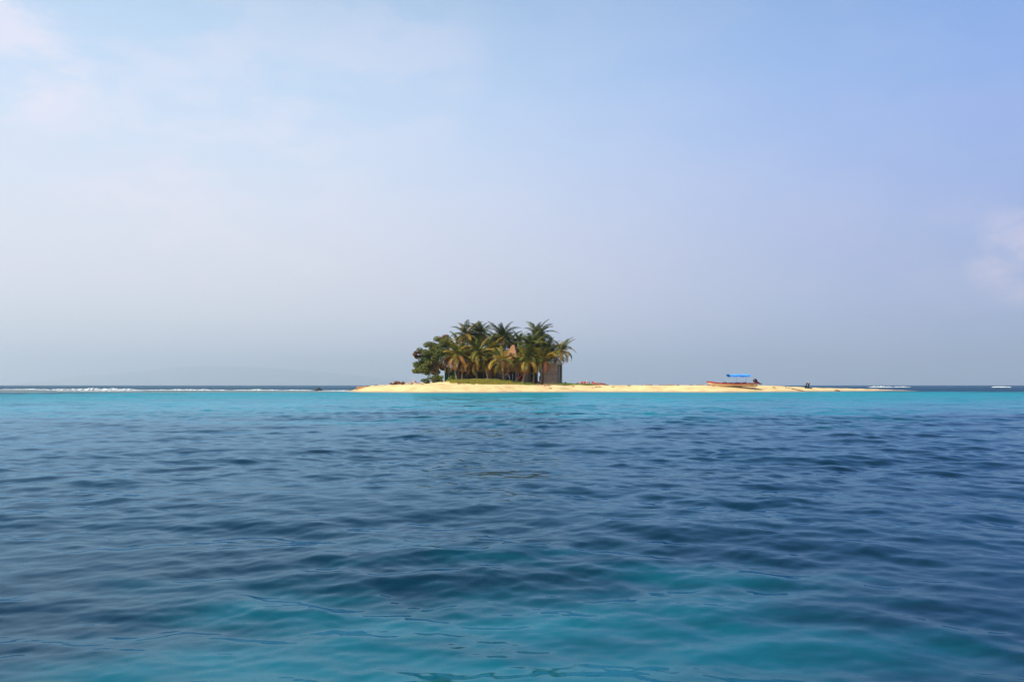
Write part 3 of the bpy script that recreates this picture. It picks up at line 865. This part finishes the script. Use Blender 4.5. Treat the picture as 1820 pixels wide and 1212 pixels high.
def open_shelter():
    Y = 140.5
    base = ground(838, Y, -.05); S = Y / F_PX
    t = tag(empty('open_shelter', base), 'dark open-fronted shelter with a ragged brown palm-thatch roof', 'shelter')
    r_ = random.Random(9)
    hw, hd = 25 * S, 2.0
    ez = at(838, 657, Y).z - base.z; az = at(838, 642, Y).z - base.z
    mb = MB()
    thatch(mb, ((-hw, -hd, ez), (hw, -hd, ez)), ((-hw * .75, 0, az), (hw * .75, 0, az)), 24, 5, r_, .10)
    thatch(mb, ((hw, hd, ez), (-hw, hd, ez)), ((hw * .75, 0, az), (-hw * .75, 0, az)), 24, 5, r_, .10)
    thatch(mb, ((hw, -hd, ez), (hw, hd, ez)), ((hw * .75, 0, az), (hw * .75, 0, az)), 14, 5, r_, .10)
    thatch(mb, ((-hw, hd, ez), (-hw, -hd, ez)), ((-hw * .75, 0, az), (-hw * .75, 0, az)), 14, 5, r_, .10)
    # a ragged fringe along the eaves
    for i in range(70):
        x = r_.uniform(-hw, hw); l = r_.uniform(.2, .65)
        mb.add([(x - .06, -hd - .05, ez + .05), (x + .06, -hd - .05, ez + .05), (x + r_.uniform(-.1, .1), -hd - .08, ez - l)], [(0, 1, 2)])
    mb.build('thatch_roof', M['thatch_old'], t)
    for x, y in ((-hw + .3, -hd + .25), (-hw * .3, -hd + .25), (hw * .35, -hd + .25), (hw - .3, -hd + .25), (-hw + .3, hd - .25), (hw - .3, hd - .25)):
        mb = MB(); mb.tube([(x, y, 0), (x + r_.uniform(-.08, .08), y, ez + .12)], .07, 7); mb.build('post', M['post_wood'], t)
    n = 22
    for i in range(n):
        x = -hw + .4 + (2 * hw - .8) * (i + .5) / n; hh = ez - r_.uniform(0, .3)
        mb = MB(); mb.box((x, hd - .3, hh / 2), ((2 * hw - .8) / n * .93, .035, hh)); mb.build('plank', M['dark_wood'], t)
    mb = MB(); mb.tube([(-hw + .3, -hd + .25, 1.0), (hw * .35, -hd + .25, 1.05)], .045, 6); mb.build('rail', M['post_wood'], t)


open_shelter()


def green_shack():
    Y = 143.0
    base = ground(802, Y, -.05); S = Y / F_PX
    t = tag(empty('green_shack', base), 'small dark green shack with a pale window behind the left palms', 'shack')
    hw, hd, h = 11 * S, 1.0, at(802, 655, Y).z - base.z
    n = 10
    for i in range(n):
        mb = MB(); z = h * (i + .5) / n
        mb.box((0, -hd, z), (2 * hw, .04, h / n * .96)); mb.build('board', M['green_paint'], t)
    mb = MB()
    mb.box((-hw + .02, 0, h / 2), (.04, 2 * hd - .06, h)); mb.box((hw - .02, 0, h / 2), (.04, 2 * hd - .06, h)); mb.box((0, hd, h / 2), (2 * hw, .04, h))
    mb.build('wall', M['green_paint'], t)
    mb = MB(); mb.box((0, 0, h + .12), (2 * hw + .4, 2 * hd + .5, .07), (.06, 0, 0)); mb.build('roof', M['plank_grey'], t)
    wx, wz = at(799.5, 659, Y).x - base.x, at(799.5, 658.5, Y).z - base.z
    w = MB()
    for dx_, dz_, sx_, sz_ in ((0, .28, .56, .07), (0, -.28, .56, .07), (-.25, 0, .07, .5), (.25, 0, .07, .5)):
        w.box((wx + dx_, -hd - .045, wz + dz_), (sx_, .05, sz_))
    win = w.build('window', M['white_paint'], t)
    mb = MB(); mb.box((wx, -hd - .03, wz), (.44, .012, .5)); mb.build('pane', M['pane'], win)


green_shack()


def plank_shed():
    Y = 140.2
    base = ground(943, Y, -.05); S = Y / F_PX
    t = tag(empty('plank_shed', base), 'weathered grey shed of upright planks with a dark doorway', 'shed')
    r_ = random.Random(3)
    hw, hd = 12.5 * S, 1.1; h = at(943, 650, Y).z - base.z
    x = -hw
    while x < hw - .05:
        w = r_.uniform(.17, .26); cx = x + w / 2; x += w
        door = .02 < cx < 1.0
        if door: continue
        hh = h + r_.uniform(-.1, .05)
        mb = MB(); mb.box((cx, -hd + r_.uniform(-.02, .02), hh / 2), (w * .9, .04, hh)); mb.build('plank', M['plank_grey'], t)
    mb = MB(); mb.box((.5, -hd, h - .12), (1.1, .05, .24)); mb.build('lintel', M['plank_grey'], t)
    mb = MB(); mb.box((.5, -hd + .07, (h - .25) / 2), (.98, .04, h - .26))
    d = mb.build('door', M['dark_wood'], t)
    mb = MB(); mb.box((.86, -hd + .03, 1.0), (.05, .05, .14)); mb.build('handle', M['metal'], d)
    mb = MB()
    mb.box((-hw + .03, .05, h / 2), (.05, 2 * hd - .1, h)); mb.box((hw - .03, .05, h / 2), (.05, 2 * hd - .1, h)); mb.box((0, hd, h / 2), (2 * hw, .05, h))
    mb.build('wall', M['plank_grey'], t)
    mb = MB(); mb.box((0, 0, h + .14), (2 * hw + .3, 2 * hd + .5, .06), (.05, 0, 0)); mb.build('roof', M['plank_grey'], t)


plank_shed()


def board_hut():
    Y = 139.0
    base = ground(979, Y, -.08); S = Y / F_PX
    t = tag(empty('board_hut', base), 'boxy flat-roofed hut of weathered horizontal boards at the right end', 'hut')
    r_ = random.Random(4)
    x0, x1 = -13.5 * S, 11.5 * S; hd = 1.3
    h = at(979, 648, Y).z - base.z; n = 13; bh = h / n
    for i in range(n):
        mb = MB(); z = bh * (i + .5)
        mb.box(((x0 + x1) / 2, -hd + r_.uniform(-.012, .012), z), (x1 - x0, .05, bh * .95)); mb.build('board', M['board_tan'], t)
    for i in range(n):
        mb = MB(); z = bh * (i + .5)
        mb.box((x1 - .02, .035, z), (.05, 2 * hd - .04, bh * .95)); mb.build('board', M['plank_grey'], t)
    mb = MB(); mb.box((x0 + .03, .035, h / 2), (.05, 2 * hd - .04, h)); mb.box(((x0 + x1) / 2, hd, h / 2), (x1 - x0, .05, h)); mb.build('wall', M['board_tan'], t)
    mb = MB(); mb.box(((x0 + x1) / 2 + .35, 0, h + .12), (x1 - x0 + 1.5, 2 * hd + .7, .10), (.03, -.035, 0)); rf = mb.build('roof', M['plank_grey'], t)
    mb = MB(); mb.tube([(x0 - .3, -hd - .3, h + .06), (x1 + 1.05, -hd - .3, h + .15)], .09, 7); mb.build('roof_pole', M['board_tan'], rf)
    for k in range(4):
        mb = MB(); mb.box((x1 + .16 + .2 * k, .55, h / 2), (.185, .05, h)); mb.build('plank', M['dark_wood'], t)  # dark planks: shade of the side recess put into their colour
    for x, y in ((x1 + .22, -hd - .05), (x1 + .62, -hd + .1), (x1 + .85, hd - .2), (x0 - .25, -hd - .05)):
        mb = MB(); mb.tube([(x, y, 0), (x + .03, y, h + .1)], .075, 7); mb.build('post', M['plank_grey'], t)


board_hut()

# ------------------------------------------------------------------ things round the huts
def single(name, mb, m, loc, label, cat, group=None, smooth=False):
    return tag(mb.build(name, m, None, smooth, loc), label, cat, group)


def small_table(px, Y, w, h, label, m=None, name='table', cat='table', group=None):
    t = tag(empty(name, ground(px, Y)), label, cat, group)
    m = m or M['dark_wood']
    mb = MB(); mb.box((0, 0, h), (w, w * .7, .06)); mb.build('table_top', m, t)
    for sx in (-1, 1):
        for sy in (-1, 1):
            mb = MB(); mb.box((sx * (w / 2 - .06), sy * (w * .35 - .06), h / 2 - .02), (.07, .07, h - .02)); mb.build('leg', m, t)
    return t


small_table(881, 138.0, .85, .78, 'dark wooden table left of the starburst palm', M['dark_wood'])


def crate(px, Y, s, label, dz=0.0):
    t = tag(empty('crate', ground(px, Y, dz)), label, 'crate')
    for k in range(3):
        for sy in (-1, 1):
            mb = MB(); mb.box((0, sy * s * .4, s * (.12 + .3 * k)), (s, .03, s * .22)); mb.build('slat', M['dark_wood'], t)
    mb = MB()
    for sx in (-1, 1):
        mb.box((sx * (s / 2 - .04), 0, s * .4), (.05, s * .77, s * .8))
    mb.build('end_panel', M['dark_wood'], t)


crate(889, 138.2, .6, 'dark slatted crate between the table and the starburst palm')
crate(951, 138.2, .55, 'dark slatted crate beside the doorway of the plank shed')


def barrel(px, Y, label):
    t = tag(empty('barrel', ground(px, Y)), label, 'barrel')
    mb = MB(); n = 10
    mb.tube([(0, 0, .62), (0, 0, .75), (0, 0, 1.0), (0, 0, 1.25), (0, 0, 1.4)], [.24, .29, .31, .29, .24], n); b = mb.build('body', M['dark_wood'], t, True)
    for z in (.78, 1.22):
        mb = MB(); mb.tube([(0, 0, z), (0, 0, z + .05)], .31, n); mb.build('hoop', M['motor_black'], b)
    mb = MB(); mb.tube([(0, 0, 0), (0, 0, .1), (0, 0, .5), (0, 0, .62)], [.2, .26, .3, .24], n); mb.build('pot', M['terracotta'], t, True)


barrel(961, 137.6, 'dark barrel on a brown clay base in the gap left of the board hut')


def hammock():
    a = at(922.3, 673, 136.4); b = at(928.0, 664.5, 136.4)
    mb = MB(); n = 8; rows = []
    for i in range(n + 1):
        s = i / n; c = a.lerp(b, s) - Vector((0, 0, .10 * math.sin(math.pi * s)))
        w = .04 + .15 * math.sin(math.pi * min(1, s * 1.0)) ** .6 * (1.2 - s)
        rows.append([c + Vector((-w * .5, -.05, w * .5)), c + Vector((0, 0, -w * .5)), c + Vector((w * .5, .05, w * .6))])
    vv = [p - a for r_ in rows for p in r_]
    mb.add(vv, [(i * 3 + k, (i + 1) * 3 + k, (i + 1) * 3 + k + 1, i * 3 + k + 1) for i in range(n) for k in range(2)])
    o = tag(empty('hammock', a), 'small red hammock slung slantwise by the thick palm trunk', 'hammock')
    mb.build('cloth', M['red_cloth'], o)
    mb = MB(); mb.tube([b - a, at(929.5, 661.5, 136.7) - a], .015, 4); mb.tube([Vector((0, 0, 0)), at(920.5, 676.5, 136.5) - a], .015, 4); mb.build('cord', M['rope'], o)
    p = ground(920, 136.5)
    mb = MB(); mb.tube([(0, 0, -.1), (.03, 0, 1.25)], .055, 6)
    single('stake', mb, M['driftwood'], p, 'short reddish stake at the foot of the red hammock', 'stake')


hammock()


def rubble_pile(px, Y, w, h, n, m, label, name, cat, seed, s=(.1, .26)):
    r_ = random.Random(seed); mb = MB()
    for k in range(n):
        u = r_.uniform(-1, 1); v_ = r_.uniform(-1, 1)
        top = h * max(0, 1 - (u * u + v_ * v_) ** .6)
        sz = r_.uniform(*s)
        mb.lump((u * w / 2, v_ * w * .3, r_.uniform(0, 1) ** .5 * top), (sz, sz * r_.uniform(.6, 1), sz * r_.uniform(.45, .8)), seed * 1000 + k, 6, 4, .3, 0, r_.uniform(0, 3))
    single(name, mb, m, ground(px, Y), label, cat)


rubble_pile(734, 135.2, 2.6, .62, 90, M['rubble'], 'heap of pale coral rubble beside the green shrubs', 'rubble_heap', 'rubble', 3)
rubble_pile(646, 131.0, 2.0, .22, 40, M['rust_rock'], 'orange-brown stones at the left tip of the sand', 'stone_heap', 'stones', 4, (.1, .24))
rubble_pile(638, 129.0, 1.0, .12, 14, M['rust_rock'], 'few reddish stones sliding to the water at the left tip', 'stone_heap', 'stones', 5, (.1, .2))
rubble_pile(1003, 139.2, 1.5, .5, 26, M['dark_rock'], 'dark rocks piled against the right side of the board hut', 'rock_heap', 'rocks', 6, (.14, .32))
rubble_pile(1010, 139.8, 1.2, .22, 16, M['driftwood'], 'low brown rocks tailing off right of the board hut', 'rock_heap', 'rocks', 7, (.12, .22))


def logs(px, Y, n, w, label, seed, m='driftwood'):
    r_ = random.Random(seed); base = ground(px, Y)
    t = tag(empty('driftwood_pile', base), label, 'driftwood')
    for k in range(n):
        a = r_.uniform(-.4, .4); l = r_.uniform(.4, 1.2); x = r_.uniform(-.5, .5) * w; y = r_.uniform(-.4, .4)
        z = gz(base.x + x, base.y + y) - base.z + .06
        d = Vector((math.cos(a), math.sin(a), r_.uniform(-.03, .12))) * l * .5
        mb = MB(); c = Vector((x, y, z)); mb.tube([c - d, c + Vector((0, 0, r_.uniform(0, .06))), c + d], [.05, .06, .03], 6); mb.build('branch', M[m], t)


logs(998, 130.6, 12, 2.4, 'scatter of reddish driftwood on the sand below the board hut', 1)
logs(976, 130.0, 6, 1.4, 'few thin driftwood sticks between the vine patch and the reddish driftwood', 2)
logs(938, 130.3, 4, .8, 'driftwood sticks at the edge of the creeping vine', 3)


# red picnic set at the right edge of the greenery
t1 = small_table(1043.5, 136.5, .95, .52, 'red table with a white bowl on it at the end of the greenery', M['red_plastic'], group='red tables')
t2 = small_table(1031, 136.8, 1.05, .50, 'red table nearest the creeping vine, with nothing white on it', M['red_plastic'], group='red tables')
p = ground(1043.5, 136.5, .55)
mb = MB(); mb.tube([(0, 0, 0), (0, 0, .05), (0, 0, .17)], [.07, .13, .19], 10)
single('bowl', mb, M['white_paint'], p, 'small white bowl on the red table', 'bowl', smooth=True)


def stool(px, Y, label):
    t = tag(empty('stool', ground(px, Y)), label, 'stool', 'red stools')
    mb = MB(); mb.box((0, 0, .36), (.36, .34, .06)); mb.build('seat', M['red_plastic'], t)
    for sx in (-1, 1):
        for sy in (-1, 1):
            mb = MB(); mb.box((sx * .14, sy * .13, .17), (.06, .06, .34), (0, sx * -.06, 0)); mb.build('leg', M['red_plastic'], t)
    mb = MB(); mb.box((0, .15, .52), (.36, .05, .30), (-.12, 0, 0)); mb.build('backrest', M['red_plastic'], t)


stool(1053.5, 135.6, 'red low chair right of the red tables, against the log')
stool(1039.5, 135.4, 'red low chair in front of the red table with the bowl')
stool(1034.5, 135.6, 'red low chair in front of the red table nearest the vine')
mb = MB(); mb.tube([(0, 0, 0), (0, 0, .1), (0, 0, .26), (0, 0, .3)], [.15, .2, .24, .2], 10)
single('bucket', mb, M['red_cloth'], ground(1023, 135.0), 'bright red bucket on the sand in front of the vine', 'bucket', smooth=True)
mb = MB(); mb.tube([(0, 0, 0), (0, 0, .22), (0, 0, .3)], [.17, .2, .16], 10)
single('tub', mb, M['teal_plastic'], ground(1012.5, 136.2, .12), 'bright green tub lying in the creeping vine', 'tub', smooth=True)
mb = MB(); mb.lump((0, 0, .15), (.22, .18, .16), 5, 8, 5, .12)
single('float', mb, M['red_plastic'], ground(1007.5, 136.0, .1), 'dull red float in the creeping vine left of the green tub', 'float', smooth=True)
mb = MB(); mb.tube([(0, 0, -.2), (.02, 0, 1.0)], .035, 6)
single('stake', mb, M['white_paint'], ground(1031.5, 137.8), 'thin white stake standing behind the red table', 'stake')
# long low timber
o = tag(empty('timber_baulk', ground(1068, 137.0)), 'long low reddish-brown timber lying on the sand right of the red tables', 'timber')
for k, (z, dd) in enumerate(((.12, 0), (.33, .05))):
    mb = MB(); a = ground(1055, 137.0) - o.location; b = ground(1081.5, 137.4) - o.location
    mb.tube([a + Vector((0, dd, z)), a.lerp(b, .5) + Vector((0, dd, z - .01)), b + Vector((-.5 * k, dd, z * .75))], [.14, .13, .10], 7); mb.build('log', M['driftwood'], o, True)


def post_frame():
    Y = 131.5
    base = ground(1435, Y)
    t = tag(empty('wrecked_timbers', base), 'broken timber frame with two pale-topped leaning posts on the spit', 'timber')
    P = lambda x, y, dy=0: at(x, y, Y + dy) - base
    S = Y / F_PX
    for x0, x1, dy in ((1431.5, 1434.6, 0), (1436.0, 1438.3, .25)):
        mb = MB(); a = P(x0, 690, dy); b = P(x1, 680.2, dy); mb.tube([a, b], [.13, .12], 7); po = mb.build('post', M['motor_black'], t, True)
        mb = MB(); d = (b - a).normalized(); mb.tube([b - d * .02, b + d * .10], [.125, .12], 7); mb.build('pale_top', M['pale_wood'], po, True)
    mb = MB(); mb.tube([P(1428.5, 688.5), P(1433.5, 683.5)], .06, 6); mb.build('brace', M['dark_wood'], t)
    mb = MB(); mb.box(P(1437.5, 689.7), (11.5 * S, .3, .17), (0, .09, 0)); mb.build('base_beam', M['motor_black'], t)
    mb = MB(); mb.box(P(1436.4, 680.0, .12), (4.5 * S, .16, .08)); mb.build('cap_board', M['pale_wood'], t)


post_frame()


# ------------------------------------------------------------------ the boat
def boat():
    Y = 126.4; S = Y / F_PX
    base = ground(1301, Y, 0.0)
    t = tag(empty('motor_boat', base), 'open cream motor boat with a red rim and blue awning drawn up on the sand', 'boat')
    xb, xs = at(1256.5, HOR, Y).x - base.x, at(1344.5, HOR, Y).x - base.x
    Ltot = xs - xb
    zz = lambda row: at(1300, row, Y).z - base.z
    n = 22
    sheer = lambda s: np.interp(s, [0, .12, .3, .55, .8, 1], [zz(677.3), zz(679.0), zz(680.8), zz(681.6), zz(681.2), zz(680.4)])
    keel = lambda s: np.interp(s, [0, .03, .07, .12, .2, 1], [zz(680.4), zz(682.6), zz(684.8), .10, .0, .0])
    half = lambda s: np.interp(s, [0, .06, .15, .3, .5, .8, 1], [.03, .28, .58, .88, 1.0, .98, .86])
    prof = [(0, 0), (.62, .18), (.86, .5), (.96, .78), (1.0, 1.0)]

    def section(s, off=0.0):
        x = xb + Ltot * s; k, h, b = keel(s), sheer(s), half(s)
        right = [(x, -(b * w + off * (w > 0)), k + (h - k) * z) for w, z in prof]
        left = [(x, (b * w + off * (w > 0)), k + (h - k) * z) for w, z in prof[1:]]
        return list(reversed(left)) + right

    mb = MB(); m_ = len(prof) * 2 - 1; vv = []
    for i in range(n + 1): vv += section(i / n)
    ff = [(i * m_ + k, i * m_ + k + 1, (i + 1) * m_ + k + 1, (i + 1) * m_ + k) for i in range(n) for k in range(m_ - 1)]
    ff.append(tuple(n * m_ + k for k in range(m_)))
    mb.add(vv, ff)
    hull = mb.build('hull', M['boat_cream'], t, True)
    # rim: red band round the sheer, outside and on top
    mb = MB()
    for sy in (-1, 1):
        vv = []
        for i in range(n + 1):
            s = i / n; x = xb - .05 * (i == 0) + Ltot * s; b = half(s); h = sheer(s); dp = .17 - .03 * s
            vv += [(x, sy * (b + .03), h - dp), (x, sy * (b + .055), h + .02), (x, sy * (b - .06), h + .03), (x, sy * (b - .07), h - .06)]
        ff = [(i * 4 + k, i * 4 + k + 1, (i + 1) * 4 + k + 1, (i + 1) * 4 + k) for i in range(n) for k in range(3)]
        mb.add(vv, ff)
    mb.box((xs + .02, 0, sheer(1) - .06), (.07, 1.75, .2))
    mb.build('rim', M['red_paint'], t)
    # inside
    mb = MB(); vv = []
    for i in range(2, n + 1):
        s = i / n; x = xb + Ltot * s - .03; b = half(s) * .93; h = sheer(s)
        vv += [(x, -b, h - .03), (x, -b * .8, h - .38), (x, b * .8, h - .38), (x, b, h - .03)]
    mb.add(vv, [(i * 4 + k, i * 4 + k + 1, (i + 1) * 4 + k + 1, (i + 1) * 4 + k) for i in range(n - 2) for k in range(3)])
    mb.build('inner_lining', M['boat_inner'], t)
    for s in (.3, .45, .6, .75, .88):
        mb = MB(); mb.box((xb + Ltot * s, 0, sheer(s) + .0), (.30, half(s) * 1.75, .10)); mb.build('thwart', M['boat_inner'], t)
    # gear showing above the rim
    mb = MB()
    r_ = random.Random(8)
    for k in range(9):
        s = .34 + .055 * k; mb.lump((xb + Ltot * s, r_.uniform(-.3, .3), sheer(s) + .09), (.24, .25, .1), k, 7, 4, .25)
    mb.build('stowed_gear', M['boat_inner'], t)
    # registration marks near the stern
    for px, w in ((1331.6, .09), (1334.6, .10)):
        s = (at(px, HOR, Y).x - base.x - xb) / Ltot
        mb = MB(); mb.box((xb + Ltot * s, -half(s) * .955 - .012, sheer(s) - .34), (w, .012, .2), (-.12, 0, 0)); mb.build('registration_mark', M['motor_black'], t)
    # awning
    ax0, ax1 = at(1294.0, HOR, Y).x - base.x, at(1331.0, HOR, Y).x - base.x
    zt, zl = zz(665.2), zz(669.0)
    mb = MB(); nn = 12; vv = []
    for i in range(nn + 1):
        s = i / nn; x = ax0 + (ax1 - ax0) * s
        sag = .05 * math.cos(s * 4 * math.pi)
        for y, dz in ((-.98, -.12), (-.5, .0), (0, .04), (.5, .0), (.98, -.12)):
            vv.append((x, y, zt + dz + sag * .6 - .03))
    mb.add(vv, [(i * 5 + k, i * 5 + k + 1, (i + 1) * 5 + k + 1, (i + 1) * 5 + k) for i in range(nn) for k in range(4)])
    aw = mb.build('awning', M['canopy_pale'], t, True)
    for y in (-.985, .985):
        vv = []; mb = MB()
        for i in range(nn + 1):
            s = i / nn; x = ax0 + (ax1 - ax0) * s; sag = .05 * math.cos(s * 4 * math.pi)
            top = zt - .12 + sag * .6 - .03
            k = .14 if s < .05 or s > .95 else .24 + .04 * math.sin(s * 17)
            vv += [(x, y, top), (x, y * 1.012, top - k)]
        mb.add(vv, [(i * 2, i * 2 + 1, i * 2 + 3, i * 2 + 2) for i in range(nn)])
        mb.build('valance', M['canopy_blue'], aw)
    for x in (ax0 + .15, (ax0 + ax1) / 2, ax1 - .15):
        for y in (-.88, .88):
            s = (x - xb) / Ltot
            mb = MB(); mb.tube([(x, y * .98, sheer(s)), (x, y, zt - .12)], .016, 5); mb.build('awning_pole', M['metal'], t)
    # outboard, tilted up
    ob = at(1341.5, 677.5, Y) - base
    P = lambda x, y: at(x, y, Y) - base
    mb = MB(); mb.lump(P(1342.0, 676.3), (.36, .24, .30), 3, 10, 7, .06, 0); mo = mb.build('outboard_motor', M['motor_black'], t, True)
    mb = MB(); mb.tube([P(1343.0, 677.2), P(1347.5, 680.0), P(1351.3, 682.3)], [.17, .13, .09], 8); mb.build('leg', M['motor_black'], mo, True)
    mb = MB(); mb.tube([P(1349.2, 682.9), P(1353.0, 682.0)], [.07, .05], 7)
    q = P(1353.0, 682.0)
    for k in range(3):
        a = k * 2.094; mb.box(q + Vector((.0, math.cos(a) * .11, math.sin(a) * .11)), (.03, .12, .18), (a, .4, 0))
    mb.build('propeller', M['motor_black'], mo)
    mb = MB(); mb.box(P(1344.5, 681.0), (.16, .35, .34)); mb.build('bracket', M['motor_black'], mo)
    mb = MB(); mb.box(P(1341.2, 676.6) + Vector((0, -.235, 0)), (.2, .03, .1)); mb.build('cowl_stripe', M['red_paint'], mo)
    mb = MB(); mb.tube([P(1345.2, 684.2), P(1346.6, 684.9)], [.11, .09], 7); mb.build('stern_fitting', M['motor_black'], t)
    # mooring line
    a = at(1257.0, 679.0, Y); b = ground(1208, 131.0)
    mb = MB(); pts = []
    for i in range(15):
        s = i / 14; p = a.lerp(b, s); p.z -= .45 * math.sin(math.pi * s) * (1 - .5 * s); pts.append(p - a)
        if pts[-1].z + a.z < gz(p.x, p.y) + .03: pts[-1].z = gz(p.x, p.y) + .03 - a.z
    mb.tube(pts, .016, 5)
    single('mooring_rope', mb, M['rope'], a, 'thin rope running from the bow of the boat down to the sand', 'rope')


boat()

# ------------------------------------------------------------------ surf and reef
def breaker(pa, pb, Ya, Yb, h, label, seed, broken=.25, w=1.0, name='breaking_wave'):
    """a low ridge of tumbling foam between two bearings"""
    r_ = random.Random(seed); mb = MB()
    a, b = Vector((X_at(pa, Ya), Ya, 0)), Vector((X_at(pb, Yb), Yb, 0))
    L = (b - a).length; n = int(L / .16)
    ph = r_.uniform(0, 6)
    for i in range(n):
        s = i / n; u = s * L
        env = math.sin(math.pi * min(1, max(0, s))) ** .4 * (0.60 + .26 * math.sin(u * .35 + ph) * math.sin(u * .13 + 2) + .2 * math.sin(u * 1.1 + ph) * math.sin(u * .47))
        if env < .1 + broken * .5 * (1 + math.sin(u * .6 + ph * 2)) * .5: continue
        p = a.lerp(b, s) + Vector((0, r_.gauss(0, .3) * w + .8 * math.sin(u * .22), 0))
        z = h * env * r_.uniform(.5, 1.0)
        mb.lump((p.x, p.y, z * .15), (.42 * r_.uniform(.6, 1.5), .55 * w * r_.uniform(.7, 1.3), z * .8), seed * 997 + i, 6, 4, .22, 0, 0)
    tag(mb.build(name, M['foam'], smooth=True), label, 'surf', kind='stuff')


breaker(88, 268, 172, 172, .72, 'brightest white breaker on the reef at the far left', 1, .08)
breaker(240, 560, 172, 160, .36, 'long thin line of white surf running from the reef towards the sand', 2, .12, .8)
breaker(0, 100, 185, 180, .42, 'broken white surf at the left edge', 3, .5)
breaker(100, 260, 150, 150, .20, 'low foam line in front of the bright reef breaker', 4, .45, .6)
breaker(560, 648, 152, 146, .26, 'foam washing over the reef beside the left tip of the sand', 5, .2, .9)
breaker(1543, 1588, 400, 400, .95, 'white breaker beyond the tip of the spit', 6, .1, 2.0)
breaker(1590, 1616, 420, 420, .75, 'small whitecap just right of the breaker beyond the spit', 7, .15, 2.0)
breaker(1764, 1796, 400, 400, .85, 'white breaker at the far right edge', 8, .1, 2.0)
breaker(706, 838, 121.0, 121.4, .10, 'thin white wash along the beach left of centre', 9, .2, .7, 'shore_wash')

# dark rock awash on the reef
t = tag(empty('reef_rock', Vector((X_at(568, 158), 158, -.2))), 'black rock awash on the reef left of the sand', 'rock')
mb = MB(); mb.lump((0, 0, .22), (.62, .5, .5), 71, 9, 6, .3); mb.build('rock_main', M['dark_rock'], t)
mb = MB(); mb.lump((-.55, .1, .15), (.4, .4, .42), 72, 8, 5, .35); mb.lump((.6, 0, .12), (.35, .3, .25), 73, 8, 5, .3); mb.build('rock_shoulder', M['dark_rock'], t)

# ------------------------------------------------------------------ haze
def haze():
    m = bpy.data.materials.new('haze'); m.use_nodes = True
    nt = m.node_tree; nt.nodes.remove(nt.nodes['Principled BSDF'])
    v = nt.nodes.new('ShaderNodeVolumePrincipled')
    v.inputs['Color'].default_value = (0.87, 0.96, 1.0, 1)
    v.inputs['Density'].default_value = HAZE
    v.inputs['Anisotropy'].default_value = 0.42
    nt.links.new(v.outputs[0], nt.nodes['Material Output'].inputs['Volume'])
    mb = MB(); mb.box((0, 0, 0), (62000, 62000, 760))
    o = mb.build('haze', m, loc=(0, 0, 760 / 2 - 3))
    tag(o, 'pale haze over the sea', kind='stuff')


HAZE = 0.000125
haze()
